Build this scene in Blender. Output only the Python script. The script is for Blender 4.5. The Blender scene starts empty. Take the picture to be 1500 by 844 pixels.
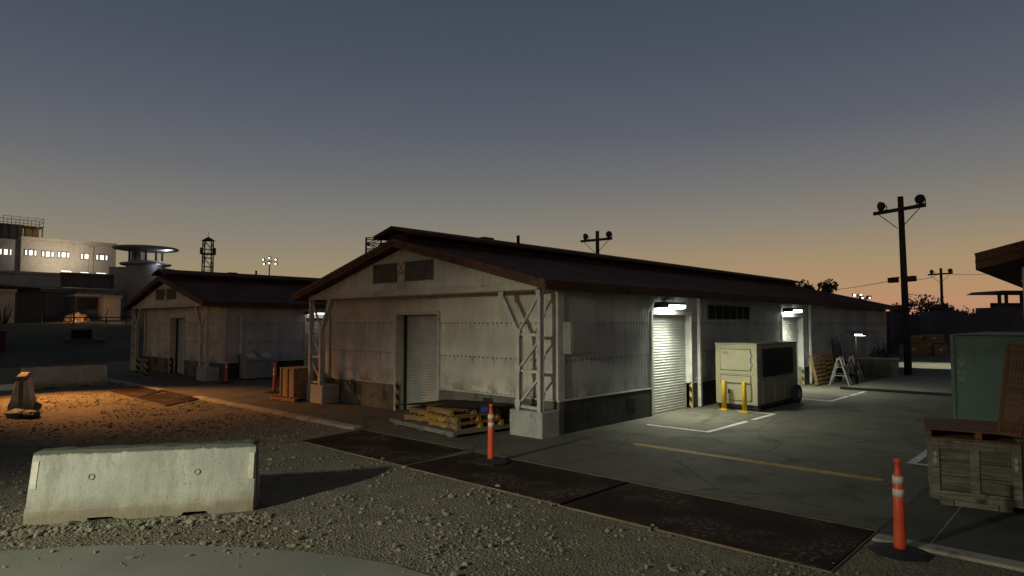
import bpy, bmesh, math, random
from mathutils import Vector, Matrix, noise
random.seed(7)
R = math.radians
scene = bpy.context.scene
COL = scene.collection

# ------------------------------------------------------------------ camera
F, CX, CY, HY, CAMH = 944., 750., 422., 473., 2.4
YAW = R(42.9); PITCH = math.atan((HY - CY) / F)
FW = Vector((-math.sin(YAW) * math.cos(PITCH), math.cos(YAW) * math.cos(PITCH), math.sin(PITCH)))
RT = Vector((math.cos(YAW), math.sin(YAW), 0))
UP = RT.cross(FW)
cam_d = bpy.data.cameras.new('camera'); cam = bpy.data.objects.new('camera', cam_d); COL.objects.link(cam)
cam_d.sensor_width = 36; cam_d.lens = 36 * F / 1500; cam_d.clip_end = 3000
cam.location = (0, 0, CAMH)
cam.rotation_euler = Matrix((RT, UP, -FW)).transposed().to_euler()
scene.camera = cam

def away(px, py, depth):
    """the place at a real distance in front of the viewpoint"""
    return Vector((0, 0, CAMH)) + depth * (FW + (px - CX) / F * RT - (py - CY) / F * UP)
def on_x(px, py, X):
    d = FW + (px - CX) / F * RT - (py - CY) / F * UP
    return Vector((0, 0, CAMH)) + d * (X / d.x)

# ------------------------------------------------------------------ materials
class NB:
    def __init__(s, name):
        s.m = bpy.data.materials.new(name); s.m.use_nodes = True
        s.t = s.m.node_tree; s.n = s.t.nodes; s.l = s.t.links
        s.b = s.n['Principled BSDF']
        s.tc = s.n.new('ShaderNodeTexCoord').outputs['Object']
    def set(s, inp, v):
        if hasattr(v, 'links') or isinstance(v, bpy.types.NodeSocket): s.l.new(v, inp)
        else: inp.default_value = v
    def math(s, op, a, b=0., c=0.):
        n = s.n.new('ShaderNodeMath'); n.operation = op
        for i, v in enumerate((a, b, c)): s.set(n.inputs[i], v)
        return n.outputs[0]
    def mapped(s, sc=(1, 1, 1), rot=(0, 0, 0), loc=(0, 0, 0)):
        n = s.n.new('ShaderNodeMapping'); s.l.new(s.tc, n.inputs[0])
        n.inputs['Scale'].default_value = sc; n.inputs['Rotation'].default_value = rot; n.inputs['Location'].default_value = loc
        return n.outputs[0]
    def noise(s, scale, detail=4., rough=.55, vec=None, dist=0.):
        n = s.n.new('ShaderNodeTexNoise'); s.l.new(vec or s.tc, n.inputs['Vector'])
        n.inputs['Scale'].default_value = scale; n.inputs['Detail'].default_value = detail
        n.inputs['Roughness'].default_value = rough; n.inputs['Distortion'].default_value = dist
        return n.outputs['Fac']
    def voro(s, scale, vec=None, feat='F1', out='Distance'):
        n = s.n.new('ShaderNodeTexVoronoi'); s.l.new(vec or s.tc, n.inputs['Vector']); n.feature = feat
        n.inputs['Scale'].default_value = scale
        return n.outputs[out]
    def rng(s, v, a, b, c=0., d=1., smooth=True):
        n = s.n.new('ShaderNodeMapRange'); n.interpolation_type = 'SMOOTHSTEP' if smooth else 'LINEAR'
        s.set(n.inputs[0], v)
        for i, q in enumerate((a, b, c, d)): n.inputs[1 + i].default_value = q
        return n.outputs[0]
    def mix(s, f, a, b, mode='MIX'):
        n = s.n.new('ShaderNodeMix'); n.data_type = 'RGBA'; n.blend_type = mode
        s.set(n.inputs[0], f)
        for i, v in ((6, a), (7, b)):
            if isinstance(v, tuple): n.inputs[i].default_value = (*v[:3], 1)
            else: s.l.new(v, n.inputs[i])
        return n.outputs[2]
    def xyz(s):
        n = s.n.new('ShaderNodeSeparateXYZ'); s.l.new(s.tc, n.inputs[0]); return n.outputs
    def finish(s, col, rough=.8, metal=0., bump=None, bstr=.3, bdist=.01):
        if isinstance(col, tuple): s.b.inputs['Base Color'].default_value = (*col[:3], 1)
        else: s.l.new(col, s.b.inputs['Base Color'])
        s.set(s.b.inputs['Roughness'], rough); s.set(s.b.inputs['Metallic'], metal)
        s.b.inputs['Specular IOR Level'].default_value = .35
        if bump is not None:
            n = s.n.new('ShaderNodeBump'); n.inputs['Strength'].default_value = bstr; n.inputs['Distance'].default_value = bdist
            s.l.new(bump, n.inputs['Height']); s.l.new(n.outputs[0], s.b.inputs['Normal'])
        return s.m

def sc(c, k): return tuple(min(1., x * k) for x in c)
def basic(name, c, rough=.8, var=.35, vs=1.5, grain=.25, gs=30., bstr=.25, stain=None, st=(.55, .7), ss=3., metal=0., streak=0., wood=None):
    """weathered surface: broad blotches, fine grain, optional vertical streaks, optional stain colour, optional wood grain along an axis"""
    q = NB(name)
    col = q.mix(q.rng(q.noise(vs, 5), .3, .7), sc(c, 1 - var), sc(c, 1 + var * .6))
    g = q.noise(gs, 3)
    col = q.mix(grain, col, q.mix(q.rng(g, .3, .7), sc(c, .45), sc(c, 1.45)))
    bump = g
    if wood:
        v = q.mapped(tuple(1.0 if i == wood - 1 else 17. for i in range(3)))
        w = q.noise(1.6, 5, .6, v, .6)
        col = q.mix(q.rng(w, .35, .65), q.mix(1., col, (.55, .5, .45), 'MULTIPLY'), col); bump = w
    if streak:
        w = q.noise(1., 4, .6, q.mapped((7, 7, .35)))
        col = q.mix(q.math('MULTIPLY', q.rng(w, .5, .75), streak), col, sc(c, .3))
    if stain: col = q.mix(q.rng(q.noise(ss, 6, .65), st[0], st[1]), col, stain)
    return q.finish(col, rough, metal, bump, bstr)
def emit(name, c, k):
    q = NB(name); q.b.inputs['Base Color'].default_value = (*c, 1)
    q.b.inputs['Emission Color'].default_value = (*c, 1); q.b.inputs['Emission Strength'].default_value = k
    return q.m

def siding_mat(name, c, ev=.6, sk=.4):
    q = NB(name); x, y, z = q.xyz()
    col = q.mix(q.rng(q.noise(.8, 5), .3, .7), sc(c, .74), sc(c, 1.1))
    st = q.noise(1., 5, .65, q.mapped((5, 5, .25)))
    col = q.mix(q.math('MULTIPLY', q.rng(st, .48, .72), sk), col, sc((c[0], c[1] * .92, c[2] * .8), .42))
    # rust below the eave and at the sheet laps
    fine = q.noise(1., 4, .6, q.mapped((22, 22, .9)))
    eave = q.math('MULTIPLY', q.rng(z, 2.9, 3.17), q.rng(fine, .45, .65))
    col = q.mix(q.math('MULTIPLY', eave, ev), col, (.10, .055, .035))
    for zz in (.76, 1.6, 2.42):
        d = q.math('SUBTRACT', zz, z)
        band = q.math('MULTIPLY', q.rng(d, -.01, .02), q.rng(d, .05, .38, 1, 0))
        col = q.mix(q.math('MULTIPLY', q.math('MULTIPLY', band, q.rng(fine, .48, .7)), .6), col, (.14, .085, .05))
        hole = q.math('MULTIPLY', q.math('LESS_THAN', q.math('ABSOLUTE', q.math('ADD', d, -.03)), .022),
                      q.math('LESS_THAN', q.math('FRACT', q.math('MULTIPLY', q.math('ADD', x, y), 1 / .152)), .3))
        col = q.mix(q.math('MULTIPLY', hole, .8), col, (.05, .035, .025))
    low = q.rng(z, .72, 1.25, 1, 0)
    col = q.mix(q.math('MULTIPLY', q.math('MULTIPLY', low, q.rng(q.noise(2.2, 5), .4, .62)), .6), col, (.13, .12, .09))
    return q.finish(col, .62, .15, q.noise(9, 4), .15)

def stripe_mat():
    q = NB('hazard_paint'); x, y, z = q.xyz()
    s = q.math('FRACT', q.math('MULTIPLY', q.math('ADD', z, q.math('MULTIPLY', q.math('ADD', x, y), .8)), 3.6))
    col = q.mix(q.math('LESS_THAN', s, .5), (.55, .36, .05), (.02, .02, .02))
    col = q.mix(q.rng(q.noise(14, 5), .55, .68), col, (.15, .12, .09))
    return q.finish(col, .6)

def ground_mat():
    q = NB('gravel_soil')
    big = q.noise(.35, 5); mid = q.noise(2.1, 5, .6); sm = q.noise(26, 4, .65)
    v = q.voro(34); v2 = q.voro(34, out='Color'); v3 = q.voro(80)
    col = q.mix(q.rng(big, .35, .65), (.165, .141, .088), (.26, .226, .148))
    col = q.mix(q.rng(mid, .42, .7), col, (.105, .085, .055))
    n = q.n.new('ShaderNodeSeparateColor'); q.l.new(v2, n.inputs[0])
    col = q.mix(.5, col, q.mix(n.outputs[0], (.13, .11, .07), (.33, .29, .2)))
    col = q.mix(q.math('MULTIPLY', q.rng(v, .3, .65), .3), col, (.06, .05, .034))
    h = q.math('ADD', q.math('MULTIPLY', v, -1.), q.math('ADD', q.math('MULTIPLY', v3, -.4), q.math('MULTIPLY', sm, .8)))
    return q.finish(col, .95, 0., h, .9, .035)
def yard_mat():
    q = NB('yard_concrete')
    big = q.noise(.28, 5, .6); mid = q.noise(1.3, 6, .65); sm = q.noise(70, 3)
    col = q.mix(q.rng(big, .3, .7), (.096, .088, .066), (.168, .155, .117))
    col = q.mix(q.math('MULTIPLY', q.rng(mid, .5, .72), .7), col, (.050, .045, .034))
    col = q.mix(q.math('MULTIPLY', q.rng(q.noise(.9, 4, .5, q.mapped((1, 1, 1), (0, 0, .7), (9, 3, 0))), .58, .75), .6), col, (.044, .037, .028))
    cr = q.voro(.42, q.mapped((1, 1, 1)), 'DISTANCE_TO_EDGE')
    wob = q.math('ADD', cr, q.math('MULTIPLY', q.math('SUBTRACT', q.noise(3, 5, .7), .5), .06))
    col = q.mix(q.math('MULTIPLY', q.rng(q.math('ABSOLUTE', wob), 0., .010, 1, 0), .7), col, (.014, .013, .011))
    col = q.mix(.3, col, q.mix(q.rng(sm, .3, .7), (.035, .033, .026), (.21, .195, .15)))
    q.finish(col, q.rng(mid, .3, .7, .75, .95), 0., sm, .35, .006); q.b.inputs['Specular IOR Level'].default_value = .15; return q.m
def road_mat():
    q = NB('asphalt')
    sm = q.noise(90, 3); big = q.noise(.9, 5)
    col = q.mix(q.rng(big, .3, .7), (.20, .194, .150), (.285, .277, .215))
    col = q.mix(.4, col, q.mix(q.rng(sm, .3, .7), (.04, .04, .036), (.19, .19, .17)))
    col = q.mix(q.math('MULTIPLY', q.rng(q.noise(3.2, 6, .7), .56, .7), .5), col, (.2, .185, .14))
    return q.finish(col, .8, 0., sm, .5, .008)
def plate_mat():
    q = NB('rusted_steel_plate')
    col = q.mix(q.rng(q.noise(1.1, 6, .6), .3, .7), (.020, .013, .010), (.044, .027, .019))
    sp = q.math('MULTIPLY', q.rng(q.noise(1.0, 4), .48, .62), q.rng(q.noise(15, 6, .75), .50, .62))
    col = q.mix(q.math('MULTIPLY', sp, .8), col, (.15, .14, .118))
    q.finish(col, .95, 0., q.noise(18, 5), .4, .006); q.b.inputs['Specular IOR Level'].default_value = .08; return q.m
def paint_mat(name, c, wear):
    q = NB(name)
    w = q.rng(q.noise(9, 6, .7), wear, wear + .13)
    col = q.mix(w, sc(c, .9), (.13, .13, .11))
    col = q.mix(q.math('MULTIPLY', q.rng(q.noise(1.6, 5), .4, .7), .45), col, sc(c, .4))
    return q.finish(col, .75)
def roof_mat():
    q = NB('rusty_roof_sheet')
    col = q.mix(q.rng(q.noise(.7, 6, .6), .3, .7), (.042, .020, .015), (.090, .037, .025))
    col = q.mix(q.rng(q.noise(1., 5, .6, q.mapped((.5, 6, 3))), .5, .7), col, (.034, .019, .015))
    return q.finish(col, .85, .1, q.noise(20, 4), .3)
def barrier_mat():
    q = NB('cast_concrete'); x, y, z = q.xyz()
    col = q.mix(q.rng(q.noise(1.8, 6, .6), .3, .7), (.36, .36, .31), (.47, .47, .40))
    st = q.noise(1., 5, .6, q.mapped((9, 9, .5)))
    col = q.mix(q.math('MULTIPLY', q.rng(st, .48, .68), .55), col, (.25, .245, .195))
    ru = q.math('MULTIPLY', q.rng(q.noise(1., 4, .6, q.mapped((14, 14, .35))), .60, .74), q.rng(q.noise(1.3, 3), .45, .6))
    col = q.mix(q.math('MULTIPLY', ru, .6), col, (.20, .12, .06))
    pit = q.noise(30, 4, .65)
    col = q.mix(q.math('MULTIPLY', q.rng(pit, .58, .68), .6), col, (.17, .165, .13))
    dirt = q.math('ADD', z, q.math('MULTIPLY', q.math('SUBTRACT', q.noise(3.2, 6, .65), .5), .35))
    col = q.mix(q.rng(dirt, .08, .34, .8, 0), col, (.23, .185, .115))
    edge = q.math('ADD', z, q.math('MULTIPLY', q.math('SUBTRACT', q.noise(8, 6, .7), .5), .08))
    col = q.mix(q.rng(edge, .795, .82, 0, .95), col, (.085, .095, .068))
    return q.finish(col, .9, 0., q.math('ADD', pit, q.math('MULTIPLY', q.noise(7, 5), .8)), .5, .012)
def louvre_dummy(): pass

MT = dict(
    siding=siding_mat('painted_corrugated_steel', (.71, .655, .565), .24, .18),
    siding_shaded=siding_mat('painted_corrugated_steel_shaded', (.45, .465, .465), .18, .28),  # same sheeting as the front, with the side walls' shade put into its colour
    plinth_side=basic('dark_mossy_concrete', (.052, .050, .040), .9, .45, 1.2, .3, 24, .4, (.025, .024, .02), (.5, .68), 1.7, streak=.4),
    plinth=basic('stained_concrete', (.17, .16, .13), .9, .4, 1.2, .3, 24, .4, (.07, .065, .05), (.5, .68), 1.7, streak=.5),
    footing=basic('footing_concrete', (.38, .38, .34), .9, .3, 2.2, .3, 40, .4, (.17, .165, .14), (.56, .72), 3.),
    white=basic('white_painted_steel', (.55, .53, .47), .55, .22, 3., .15, 30, .15, (.20, .13, .08), (.62, .72), 7.),
    cream=basic('cream_painted_steel', (.56, .50, .38), .6, .2, 2., .15, 25, .15, (.18, .11, .06), (.6, .7), 5.),
    roller=basic('roller_shutter_paint', (.54, .53, .48), .5, .18, 2., .15, 40, .12, (.16, .12, .08), (.64, .72), 9.),
    hazard=stripe_mat(), roof=roof_mat(),
    fascia=basic('roof_edge_paint', (.125, .054, .032), .75, .35, 1.6, .2, 30, .2, (.03, .017, .013), (.5, .68), 4.),
    dark=basic('dark_metal', (.028, .028, .028), .6, .3, 3., .15, 30),
    black=basic('black_interior', (.012, .012, .013), .6, .2, 3., .1, 30, .1),
    ventback=basic('brown_mesh_back', (.085, .07, .055), .9, .3, 3., .15, 30),
    grille=basic('louvre_steel', (.24, .215, .18), .6, .3, 6., .15, 30),
    glass=basic('dark_glass', (.006, .008, .012), .95, .2, 2., .05, 20, .02),
    gravel=ground_mat(), yard=yard_mat(), road=road_mat(), plate=plate_mat(), barrier=barrier_mat(),
    slab=basic('slab_concrete', (.072, .067, .052), .85, .3, .8, .3, 60, .3, (.05, .045, .035), (.52, .7), 1.4),
    kerb=basic('kerb_concrete', (.34, .31, .23), .9, .3, 1.5, .3, 40, .4, (.12, .10, .07), (.52, .68), 2.5),
    angle=basic('rusted_angle_iron', (.17, .12, .07), .8, .4, 3., .3, 40, .3),
    yline=paint_mat('yellow_line_paint', (.46, .30, .035), .49), wline=paint_mat('white_line_paint', (.62, .62, .58), .52),
    orange=basic('orange_plastic', (.66, .085, .032), .45, .12, 4., .08, 60, .08, (.25, .06, .03), (.62, .75), 9.),
    band=basic('reflective_band', (.62, .58, .47), .4, .15, 8., .12, 60, .1),
    rubber=basic('black_rubber', (.020, .020, .022), .8, .2, 5., .2, 60, .2),
    yellow=basic('yellow_paint', (.56, .34, .02), .5, .15, 4., .12, 40, .12, (.22, .12, .03), (.62, .72), 8.),
    beige=basic('beige_cabinet_paint', (.33, .295, .19), .55, .14, 1.4, .12, 30, .1, (.24, .20, .12), (.6, .75), 4.),
    greymetal=basic('grey_cabinet_paint', (.30, .30, .28), .55, .2, 2., .15, 30, .1),
    socket=basic('socket_concrete', (.25, .25, .20), .9, .2, 20, .3, 60, .3),
    green=basic('green_container_paint', (.088, .132, .10), .6, .2, .9, .12, 30, .1, (.06, .075, .05), (.55, .72), 1.5),
    stencil=basic('stencil_paint', (.36, .40, .36), .7, .2, 4., .3, 60),
    darkwood=basic('weathered_board', (.155, .143, .122), .9, .25, 2., .2, 40, .4, (.045, .04, .032), (.56, .7), 3., wood=1),
    greywood=basic('weathered_timber', (.21, .195, .168), .9, .25, 2., .2, 40, .4, (.045, .04, .032), (.56, .7), 3., wood=1),
    palwood=basic('pallet_timber', (.33, .205, .085), .85, .25, 2., .2, 40, .3, wood=1),
    redwood=basic('brown_timber', (.20, .092, .042), .8, .25, 2., .2, 40, .3, wood=1),
    yelwood=basic('yellow_painted_timber', (.46, .27, .055), .8, .35, 3., .2, 40, .3, (.15, .10, .06), (.5, .62), 4., wood=1),
    whitewood=basic('grey_white_timber', (.24, .235, .205), .85, .3, 3., .2, 40, .3, (.10, .09, .07), (.5, .62), 4., wood=1),
    ply=basic('dirty_plywood', (.085, .062, .045), .8, .35, 1.4, .2, 30, .2),
    plybox=basic('plywood_box', (.30, .215, .125), .8, .2, 1.2, .2, 30, .2, (.17, .115, .06), (.52, .7), 2.),
    polewood=basic('creosoted_pole', (.055, .048, .038), .9, .3, 2., .25, 30, .4, wood=3),
    stone=basic('grey_stone', (.205, .185, .13), .95, .35, 9., .3, 40, .3),
    conc=basic('prison_concrete', (.50, .46, .40), .9, .15, .12, .12, 2., .1, (.30, .27, .23), (.55, .72), .3, streak=.3),
    concgrey=basic('tower_concrete', (.30, .31, .32), .9, .15, .2, .15, 2., .1, (.20, .20, .2), (.55, .7), .5),
    navy=basic('dark_blue_sheet', (.055, .062, .088), .7, .25, .3, .1, 5, .1),
    fencegrey=basic('dark_fence_sheet', (.075, .077, .078), .7, .25, .4, .1, 5, .1),
    grass=basic('dark_grass_slope', (.045, .052, .026), .95, .4, .25, .3, 4., .5, (.075, .06, .03), (.5, .7), .3),
    leaf=basic('foliage', (.045, .06, .03), .8, .4, 1.2, .3, 12), leafb=basic('hazy_dry_foliage', (.065, .07, .075), .8, .4, 1.2, .3, 12),  # leafb: dry leaves with blue-grey distance haze painted into the colour
    bark=basic('bark', (.06, .045, .032), .9, .3, 3.), bag=basic('green_tarpaulin', (.045, .07, .035), .7, .3, 4., .2, 30),
    redbox=basic('dark_red_paint', (.06, .014, .011), .7, .3, .8), olive=basic('olive_vehicle_paint', (.05, .055, .04), .6, .2, 1.),
    cargo=basic('cargo_crate_timber', (.22, .165, .095), .85, .4, .9, .2, 9.), barrel=basic('tank_paint', (.42, .31, .16), .7, .3, .8, .1, 5),
    orangesign=basic('orange_white_board', (.38, .13, .08), .7, .3, 5.), rock=basic('tan_rock', (.34, .25, .15), .95, .4, .8, .3, 4., .6),
    lens=emit('lit_lamp_lens', (.93, 1., .88), 21.), lens_dim=emit('dim_lamp_lens', (.95, 1., .93), 2.2), lens_far=emit('lit_lamp_far', (1., .93, .80), 4.), window=emit('lit_window', (1., .94, .82), 1.7),
    warmlens=emit('warm_lamp_lens', (1., .55, .2), 8.), wire=basic('cable', (.02, .02, .02), .6),
)

# ------------------------------------------------------------------ mesh builder
class MB:
    def __init__(s): s.bm = bmesh.new()
    def _face(s, vs, smooth=False):
        try:
            f = s.bm.faces.new(vs); f.smooth = smooth; return f
        except ValueError: return None
    def box(s, x0, x1, y0, y1, z0, z1, rot=None, piv=None):
        v = [Vector((x, y, z)) for z in (z0, z1) for y in (y0, y1) for x in (x0, x1)]
        if rot is not None:
            p = Vector(piv) if piv is not None else Vector(((x0 + x1) / 2, (y0 + y1) / 2, (z0 + z1) / 2))
            v = [rot @ (q - p) + p for q in v]
        v = [s.bm.verts.new(q) for q in v]
        for f in ((0, 2, 3, 1), (4, 5, 7, 6), (0, 1, 5, 4), (2, 6, 7, 3), (0, 4, 6, 2), (1, 3, 7, 5)): s._face([v[i] for i in f])
        return s
    def bar(s, p, q, w, h=None, upv=(0, 0, 1)):
        """rectangular bar from p to q; w across, h along upv"""
        p, q = Vector(p), Vector(q); h = h or w; d = (q - p).normalized(); u = Vector(upv)
        if abs(d.dot(u)) > .98: u = Vector((0, 1, 0))
        a = d.cross(u).normalized(); b = a.cross(d).normalized()
        vs = []
        for c in (p, q):
            for i, j in ((-1, -1), (1, -1), (1, 1), (-1, 1)): vs.append(s.bm.verts.new(c + a * (i * w / 2) + b * (j * h / 2)))
        for f in ((3, 2, 1, 0), (4, 5, 6, 7), (0, 1, 5, 4), (1, 2, 6, 5), (2, 3, 7, 6), (3, 0, 4, 7)): s._face([vs[i] for i in f])
        return s
    def cyl(s, p, q, r0, r1=None, n=12, caps=True):
        p, q = Vector(p), Vector(q); r1 = r0 if r1 is None else r1; d = (q - p).normalized()
        a = d.orthogonal().normalized(); b = d.cross(a)
        A = [s.bm.verts.new(p + (a * math.cos(t) + b * math.sin(t)) * r0) for t in (2 * math.pi * i / n for i in range(n))]
        B = [s.bm.verts.new(q + (a * math.cos(t) + b * math.sin(t)) * r1) for t in (2 * math.pi * i / n for i in range(n))]
        for i in range(n): s._face([A[i], A[(i + 1) % n], B[(i + 1) % n], B[i]], True)
        if caps: s._face(A[::-1]); s._face(B)
        return s
    def lathe(s, c, prof, n=24, smooth=True):
        c = Vector(c); rings = []
        for r, z in prof: rings.append([s.bm.verts.new(c + Vector((r * math.cos(2 * math.pi * i / n), r * math.sin(2 * math.pi * i / n), z))) for i in range(n)])
        for A, B in zip(rings, rings[1:]):
            for i in range(n): s._face([A[i], A[(i + 1) % n], B[(i + 1) % n], B[i]], smooth)
        s._face(rings[0][::-1]); s._face(rings[-1]); return s
    def prism(s, poly, axis, a, b):
        """extrude a 2-D polygon along an axis ('x','y','z') from a to b"""
        def P(u, v, t): return (t, u, v) if axis == 'x' else (u, t, v) if axis == 'y' else (u, v, t)
        A = [s.bm.verts.new(P(u, v, a)) for u, v in poly]; B = [s.bm.verts.new(P(u, v, b)) for u, v in poly]
        n = len(poly)
        s._face(A); s._face(B[::-1])
        for i in range(n): s._face([A[i], B[i], B[(i + 1) % n], A[(i + 1) % n]])
        return s
    def poly(s, pts):
        s._face([s.bm.verts.new(p) for p in pts]); return s
    def corr(s, p0, p1, z0, z1, nrm, pitch=.076, depth=.018, thick=.012):
        """corrugated sheet between two ground points; z0/z1 numbers or functions of the run length"""
        p0, p1, nrm = Vector(p0), Vector(p1), Vector(nrm); L = (p1 - p0).length; d = (p1 - p0) / L
        z0f = z0 if callable(z0) else (lambda t: z0); z1f = z1 if callable(z1) else (lambda t: z1)
        n = max(1, int(round(L / pitch))); prev = None
        for i in range(n):
            for k, h in ((0, 0), (.28, 0), (.5, 1), (.78, 1)):
                t = min(L, (i + k) * L / n); c = p0 + d * t + nrm * (h * depth)
                cur = (s.bm.verts.new((c.x, c.y, z0f(t))), s.bm.verts.new((c.x, c.y, z1f(t))))
                if prev: s._face([prev[0], cur[0], cur[1], prev[1]])
                prev = cur
        c = p1; cur = (s.bm.verts.new((c.x, c.y, z0f(L))), s.bm.verts.new((c.x, c.y, z1f(L))))
        s._face([prev[0], cur[0], cur[1], prev[1]]); return s
    def blob(s, c, r, seed=0, sub=2, amp=.25, fr=1.5, flat=1.):
        g = bmesh.ops.create_icosphere(s.bm, subdivisions=sub, radius=1.)
        for v in g['verts']:
            d = v.co.normalized(); k = 1 + amp * noise.noise(d * fr + Vector((seed * 3.1, seed, 7)))
            v.co = Vector(c) + Vector((d.x * r[0], d.y * r[1], d.z * r[2] * flat)) * k
        return s
    def build(s, name, mat, parent=None, bevel=0., smooth=False, origin=None):
        bm = s.bm
        bmesh.ops.recalc_face_normals(bm, faces=bm.faces) if not getattr(s, 'keep', False) else None
        if bevel: bmesh.ops.bevel(bm, geom=[e for e in bm.edges if len(e.link_faces) == 2 and e.calc_face_angle(0) > .5], offset=bevel, segments=1, affect='EDGES', clamp_overlap=True)
        if smooth:
            for f in bm.faces: f.smooth = True
        o_loc = Vector((0, 0, 0))
        if origin is not None:
            o_loc = Vector(origin); bmesh.ops.translate(bm, verts=bm.verts, vec=-o_loc)
        me = bpy.data.meshes.new(name); bm.to_mesh(me); bm.free()
        me.materials.append(MT[mat] if isinstance(mat, str) else mat)
        o = bpy.data.objects.new(name, me); COL.objects.link(o)
        if parent: o.parent = parent
        o.location = o_loc
        return o

def tag(o, label=None, cat=None, group=None, kind=None):
    if label: o['label'] = label
    if cat: o['category'] = cat
    if group: o['group'] = group
    if kind: o['kind'] = kind
    return o
def thing(name, label, cat, loc=(0, 0, 0), rz=0., group=None):
    o = bpy.data.objects.new(name, None); COL.objects.link(o); o.location = loc; o.rotation_euler = (0, 0, rz); o.empty_display_size = .2
    return tag(o, label, cat, group)
def struct(o): o['kind'] = 'structure'; return o
def dup(root, loc, rz=None, label=None, group=None, scale=None, skip=()):
    kids = {}
    def rec(o, par):
        c = o.copy(); COL.objects.link(c)
        if par is not None: c.parent = par
        for ch in ALLKIDS(o):
            if ch.name.split('.')[0] not in skip: rec(ch, c)
        return c
    r = rec(root, None); r.location = loc
    if rz is not None: r.rotation_euler = (0, 0, rz)
    if label: r['label'] = label
    if group: r['group'] = group
    if scale: r.scale = (scale,) * 3
    return r
def ALLKIDS(o): return list(o.children)
def boxes(name, mat, parent, bs, bevel=0.):
    for b in bs: MB().box(*b).build(name, mat, parent, bevel=bevel)
def lamp(kind, loc, power, col, target=None, size=.1, cone=None, blend=.5, parent=None, sx=None, name='lamp_light'):
    d = bpy.data.lights.new(name, kind); d.energy = power; d.color = col
    if kind == 'AREA':
        d.shape = 'RECTANGLE'; d.size, d.size_y = sx or (size, size)
    else: d.shadow_soft_size = size
    if kind == 'SPOT': d.spot_size = cone; d.spot_blend = blend
    o = bpy.data.objects.new(name, d); COL.objects.link(o); o.location = loc
    if target is not None: o.rotation_euler = (Vector(target) - Vector(loc)).to_track_quat('-Z', 'Y').to_euler()
    if parent: o.parent = parent
    return o

# ------------------------------------------------------------------ sky
w = bpy.data.worlds.new('World'); scene.world = w; w.use_nodes = True
nt = w.node_tree; N, L = nt.nodes, nt.links
bg = N['Background']
geo = N.new('ShaderNodeTexCoord'); sep = N.new('ShaderNodeSeparateXYZ'); L.new(geo.outputs['Generated'], sep.inputs[0])
def wramp(stops):
    n = N.new('ShaderNodeValToRGB'); L.new(sep.outputs['Z'], n.inputs[0]); e = n.color_ramp.elements
    while len(e) < len(stops): e.new(.5)
    for el, (p, c) in zip(e, stops): el.position = p; el.color = (*c, 1)
    n.color_ramp.interpolation = 'LINEAR'; return n.outputs[0]
SKY_R = [(0., (.46, .21, .145)), (.02, (.50, .255, .155)), (.05, (.445, .27, .142)), (.09, (.365, .262, .155)), (.14, (.255, .222, .170)), (.20, (.174, .172, .166)), (.28, (.108, .116, .143)), (.37, (.074, .087, .117)), (.46, (.054, .068, .097)), (1., (.035, .044, .07))]
SKY_L = [(0., (.385, .255, .152)), (.03, (.385, .28, .15)), (.07, (.34, .268, .156)), (.11, (.27, .232, .168)), (.16, (.205, .197, .175)), (.22, (.142, .147, .157)), (.29, (.100, .111, .139)), (.37, (.072, .086, .115)), (.46, (.054, .068, .097)), (1., (.035, .044, .07))]
def wmath(op, a, b):
    n = N.new('ShaderNodeMath'); n.operation = op
    for i, v in enumerate((a, b)):
        if isinstance(v, (int, float)): n.inputs[i].default_value = v
        else: L.new(v, n.inputs[i])
    return n.outputs[0]
def wrange(v, a, b, c, d):
    n = N.new('ShaderNodeMapRange'); n.interpolation_type = 'SMOOTHSTEP'; L.new(v, n.inputs[0])
    for i, q in enumerate((a, b, c, d)): n.inputs[i + 1].default_value = q
    return n.outputs[0]
side = wmath('ADD', wmath('MULTIPLY', sep.outputs['X'], RT.x), wmath('MULTIPLY', sep.outputs['Y'], RT.y))
front = wmath('ADD', wmath('MULTIPLY', sep.outputs['X'], -math.sin(YAW)), wmath('MULTIPLY', sep.outputs['Y'], math.cos(YAW)))
mx = N.new('ShaderNodeMix'); mx.data_type = 'RGBA'; L.new(wrange(side, -.45, .5, 0, 1), mx.inputs[0]); L.new(wramp(SKY_L), mx.inputs[6]); L.new(wramp(SKY_R), mx.inputs[7])
dim = N.new('ShaderNodeMix'); dim.data_type = 'RGBA'; dim.blend_type = 'MULTIPLY'; dim.inputs[0].default_value = 1.
L.new(mx.outputs[2], dim.inputs[6])
cmb = N.new('ShaderNodeCombineColor'); f = wrange(front, -.6, .5, 1.02, 1.)
L.new(f, cmb.inputs[0]); L.new(wrange(front, -.6, .5, .90, 1.), cmb.inputs[1]); L.new(wrange(front, -.6, .5, .78, 1.), cmb.inputs[2]); L.new(cmb.outputs[0], dim.inputs[7])
sky = N.new('ShaderNodeTexSky'); sky.sky_type = 'NISHITA'; sky.sun_disc = False; sky.sun_elevation = R(-4); sky.sun_rotation = R(20)
ad = N.new('ShaderNodeMix'); ad.data_type = 'RGBA'; ad.blend_type = 'ADD'; ad.inputs[0].default_value = .02
L.new(dim.outputs[2], ad.inputs[6]); L.new(sky.outputs[0], ad.inputs[7]); L.new(ad.outputs[2], bg.inputs[0])
bg.inputs[1].default_value = 1.

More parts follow.
